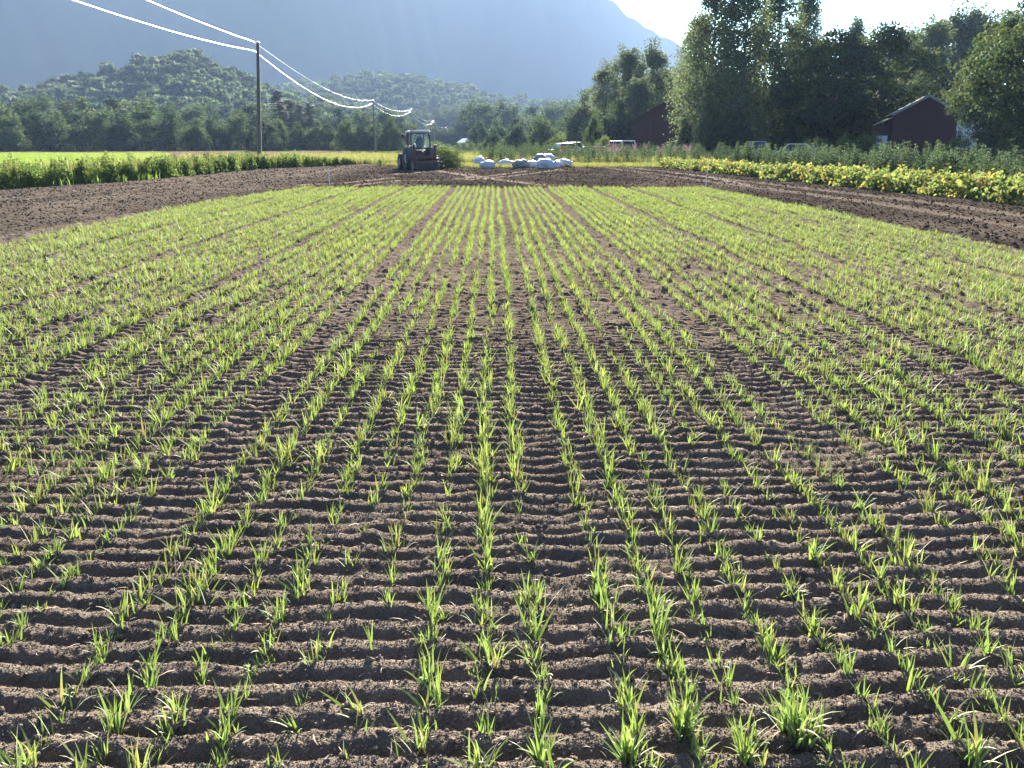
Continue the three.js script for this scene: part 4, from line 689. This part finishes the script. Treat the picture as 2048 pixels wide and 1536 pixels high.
// ---------------------------------------------------------------- parked vehicles
function car(paint, o = {}) {
  const g = new THREE.Group(), L = o.L ?? 4.3, W = o.W ?? 1.75, H = o.H ?? 1.5, van = o.van, h1 = H * (van ? 0.52 : 0.56);
  const side = new THREE.Shape(); [[-L / 2, 0.3], [-L / 2, h1 * 0.95], [-L * 0.46, h1], [L * 0.24, h1], [L * 0.46, h1 * 0.86], [L / 2, h1 * 0.7], [L / 2, 0.3]].forEach(([x, y], i) => i ? side.lineTo(x, y) : side.moveTo(x, y));
  part('body', new THREE.ExtrudeGeometry(side, { depth: W - 0.16, bevelEnabled: true, bevelSize: 0.07, bevelThickness: 0.08, bevelSegments: 3, steps: 1 }).translate(0, 0, -(W - 0.16) / 2), paint, g);
  const t0 = van ? -L * 0.49 : -L * 0.42, t1 = van ? -L * 0.47 : -L * 0.28, cab = new THREE.Shape(); [[t0, h1], [t1, H - 0.06], [L * 0.08, H - 0.04], [L * 0.27, h1]].forEach(([x, y], i) => i ? cab.lineTo(x, y) : cab.moveTo(x, y));
  const gh = part('cabin_glass', new THREE.ExtrudeGeometry(cab, { depth: W - 0.42, bevelEnabled: true, bevelSize: 0.03, bevelThickness: 0.06, bevelSegments: 2, steps: 1 }).translate(0, 0, -(W - 0.42) / 2), glassD, g);
  part('roof', rbox(L * 0.08 - t1, 0.07, W - 0.3, (L * 0.08 + t1) / 2, H - 0.01, 0, 0.03), paint, g);
  for (const s of [-1, 1]) { part('pillar', plain([tube([[L * 0.08, H - 0.03, s * (W / 2 - 0.17)], [L * 0.27, h1, s * (W / 2 - 0.13)]], 0.035, 0.035, 2, 5), tube([[t1, H - 0.03, s * (W / 2 - 0.17)], [t0, h1, s * (W / 2 - 0.13)]], 0.05, 0.05, 2, 5), tube([[-L * 0.1, H - 0.03, s * (W / 2 - 0.17)], [-L * 0.1, h1, s * (W / 2 - 0.12)]], 0.03, 0.03, 2, 5)]), paint, gh); part('mirror', rbox(0.12, 0.12, 0.18, L * 0.2, h1 + 0.1, s * (W / 2 + 0.07), 0.03), paint, g); part('headlight', rbox(0.06, 0.14, 0.34, L / 2 + 0.05, h1 * 0.72, s * (W / 2 - 0.3), 0.02), white, g); }
  const rb = mat(0.03, 0.03, 0.03), al = mat(0.4, 0.4, 0.42, { metalness: 0.6, roughness: 0.4 });
  for (const [x, s] of [[-L * 0.3, -1], [-L * 0.3, 1], [L * 0.31, -1], [L * 0.31, 1]]) { const w = part('wheel', new THREE.TorusGeometry(0.24, 0.085, 8, 20).translate(x, 0.32, s * (W / 2 - 0.03)), rb, g); part('rim', new THREE.CylinderGeometry(0.19, 0.19, 0.1, 14).rotateX(Math.PI / 2).translate(x, 0.32, s * (W / 2 - 0.03)), al, w); }
  return g;
}
{
  const pw = new THREE.MeshPhysicalMaterial({ color: col(0.5, 0.5, 0.5), roughness: 0.35, clearcoat: 1, clearcoatRoughness: 0.08 }), pg = new THREE.MeshPhysicalMaterial({ color: col(0.4, 0.41, 0.42), roughness: 0.35, metalness: 0.4, clearcoat: 1, clearcoatRoughness: 0.08 }), pr = mat(0.4, 0.06, 0.05, { roughness: 0.5 });
  [[1236, 88, pw, { van: true, H: 1.75, L: 4.8 }, 1.9, 'white van half hidden behind the pink flowering weeds'], [1137, 92, pw, {}, 0.4, 'white car behind weeds left of the red trailer, nearer one'], [1152, 104, pw, { H: 1.6 }, 0.2, 'white car farther back between the willow bush and the red trailer'], [1515, 82, pg, { H: 1.7, L: 4.4 }, -1.75, 'silver grey car parked facing the field under the birches'], [1610, 78, pw, {}, -0.55, 'white car with bright bonnet parked left of the maples']].forEach(([px, d, m, o, r, l]) => { const p = bearing(px, d), c = car(m, o); c.position.set(p.x, 0, p.z); c.rotation.y = r; place(c, o.van ? 'parked_van' : 'parked_car', l, o.van ? 'van' : 'car'); });
  const g = new THREE.Group(), p = bearing(1189, 88);
  part('bed', box(2.2, 0.12, 1.3, 0, 0.62, 0), pr, g); for (const [w, d, x, z] of [[2.2, 0.05, 0, 0.63], [2.2, 0.05, 0, -0.63], [0.05, 1.2, 1.08, 0], [0.05, 1.2, -1.08, 0]]) part('side_board', box(w, 0.5, d, x, 0.94, z), pr, g);
  part('rail', plain([box(2.26, 0.05, 0.07, 0, 1.22, 0.63), box(2.26, 0.05, 0.07, 0, 1.22, -0.63)]), white, g); for (const s of [-1, 1]) { const w = part('wheel', new THREE.TorusGeometry(0.22, 0.08, 8, 18).translate(0, 0.3, s * 0.74), mat(0.03, 0.03, 0.03), g); part('rim', new THREE.CylinderGeometry(0.17, 0.17, 0.08, 12).rotateX(Math.PI / 2).translate(0, 0.3, s * 0.74), corr, w); } part('drawbar', tube([[-1.05, 0.55, 0], [-2.1, 0.45, 0]], 0.04, 0.04, 2, 6), pr, g);
  g.position.set(p.x, 0, p.z); g.rotation.y = 0.1; place(g, 'red_trailer', 'small red trailer behind the weeds right of the white cars', 'trailer');
}

renderer.render(scene, camera);
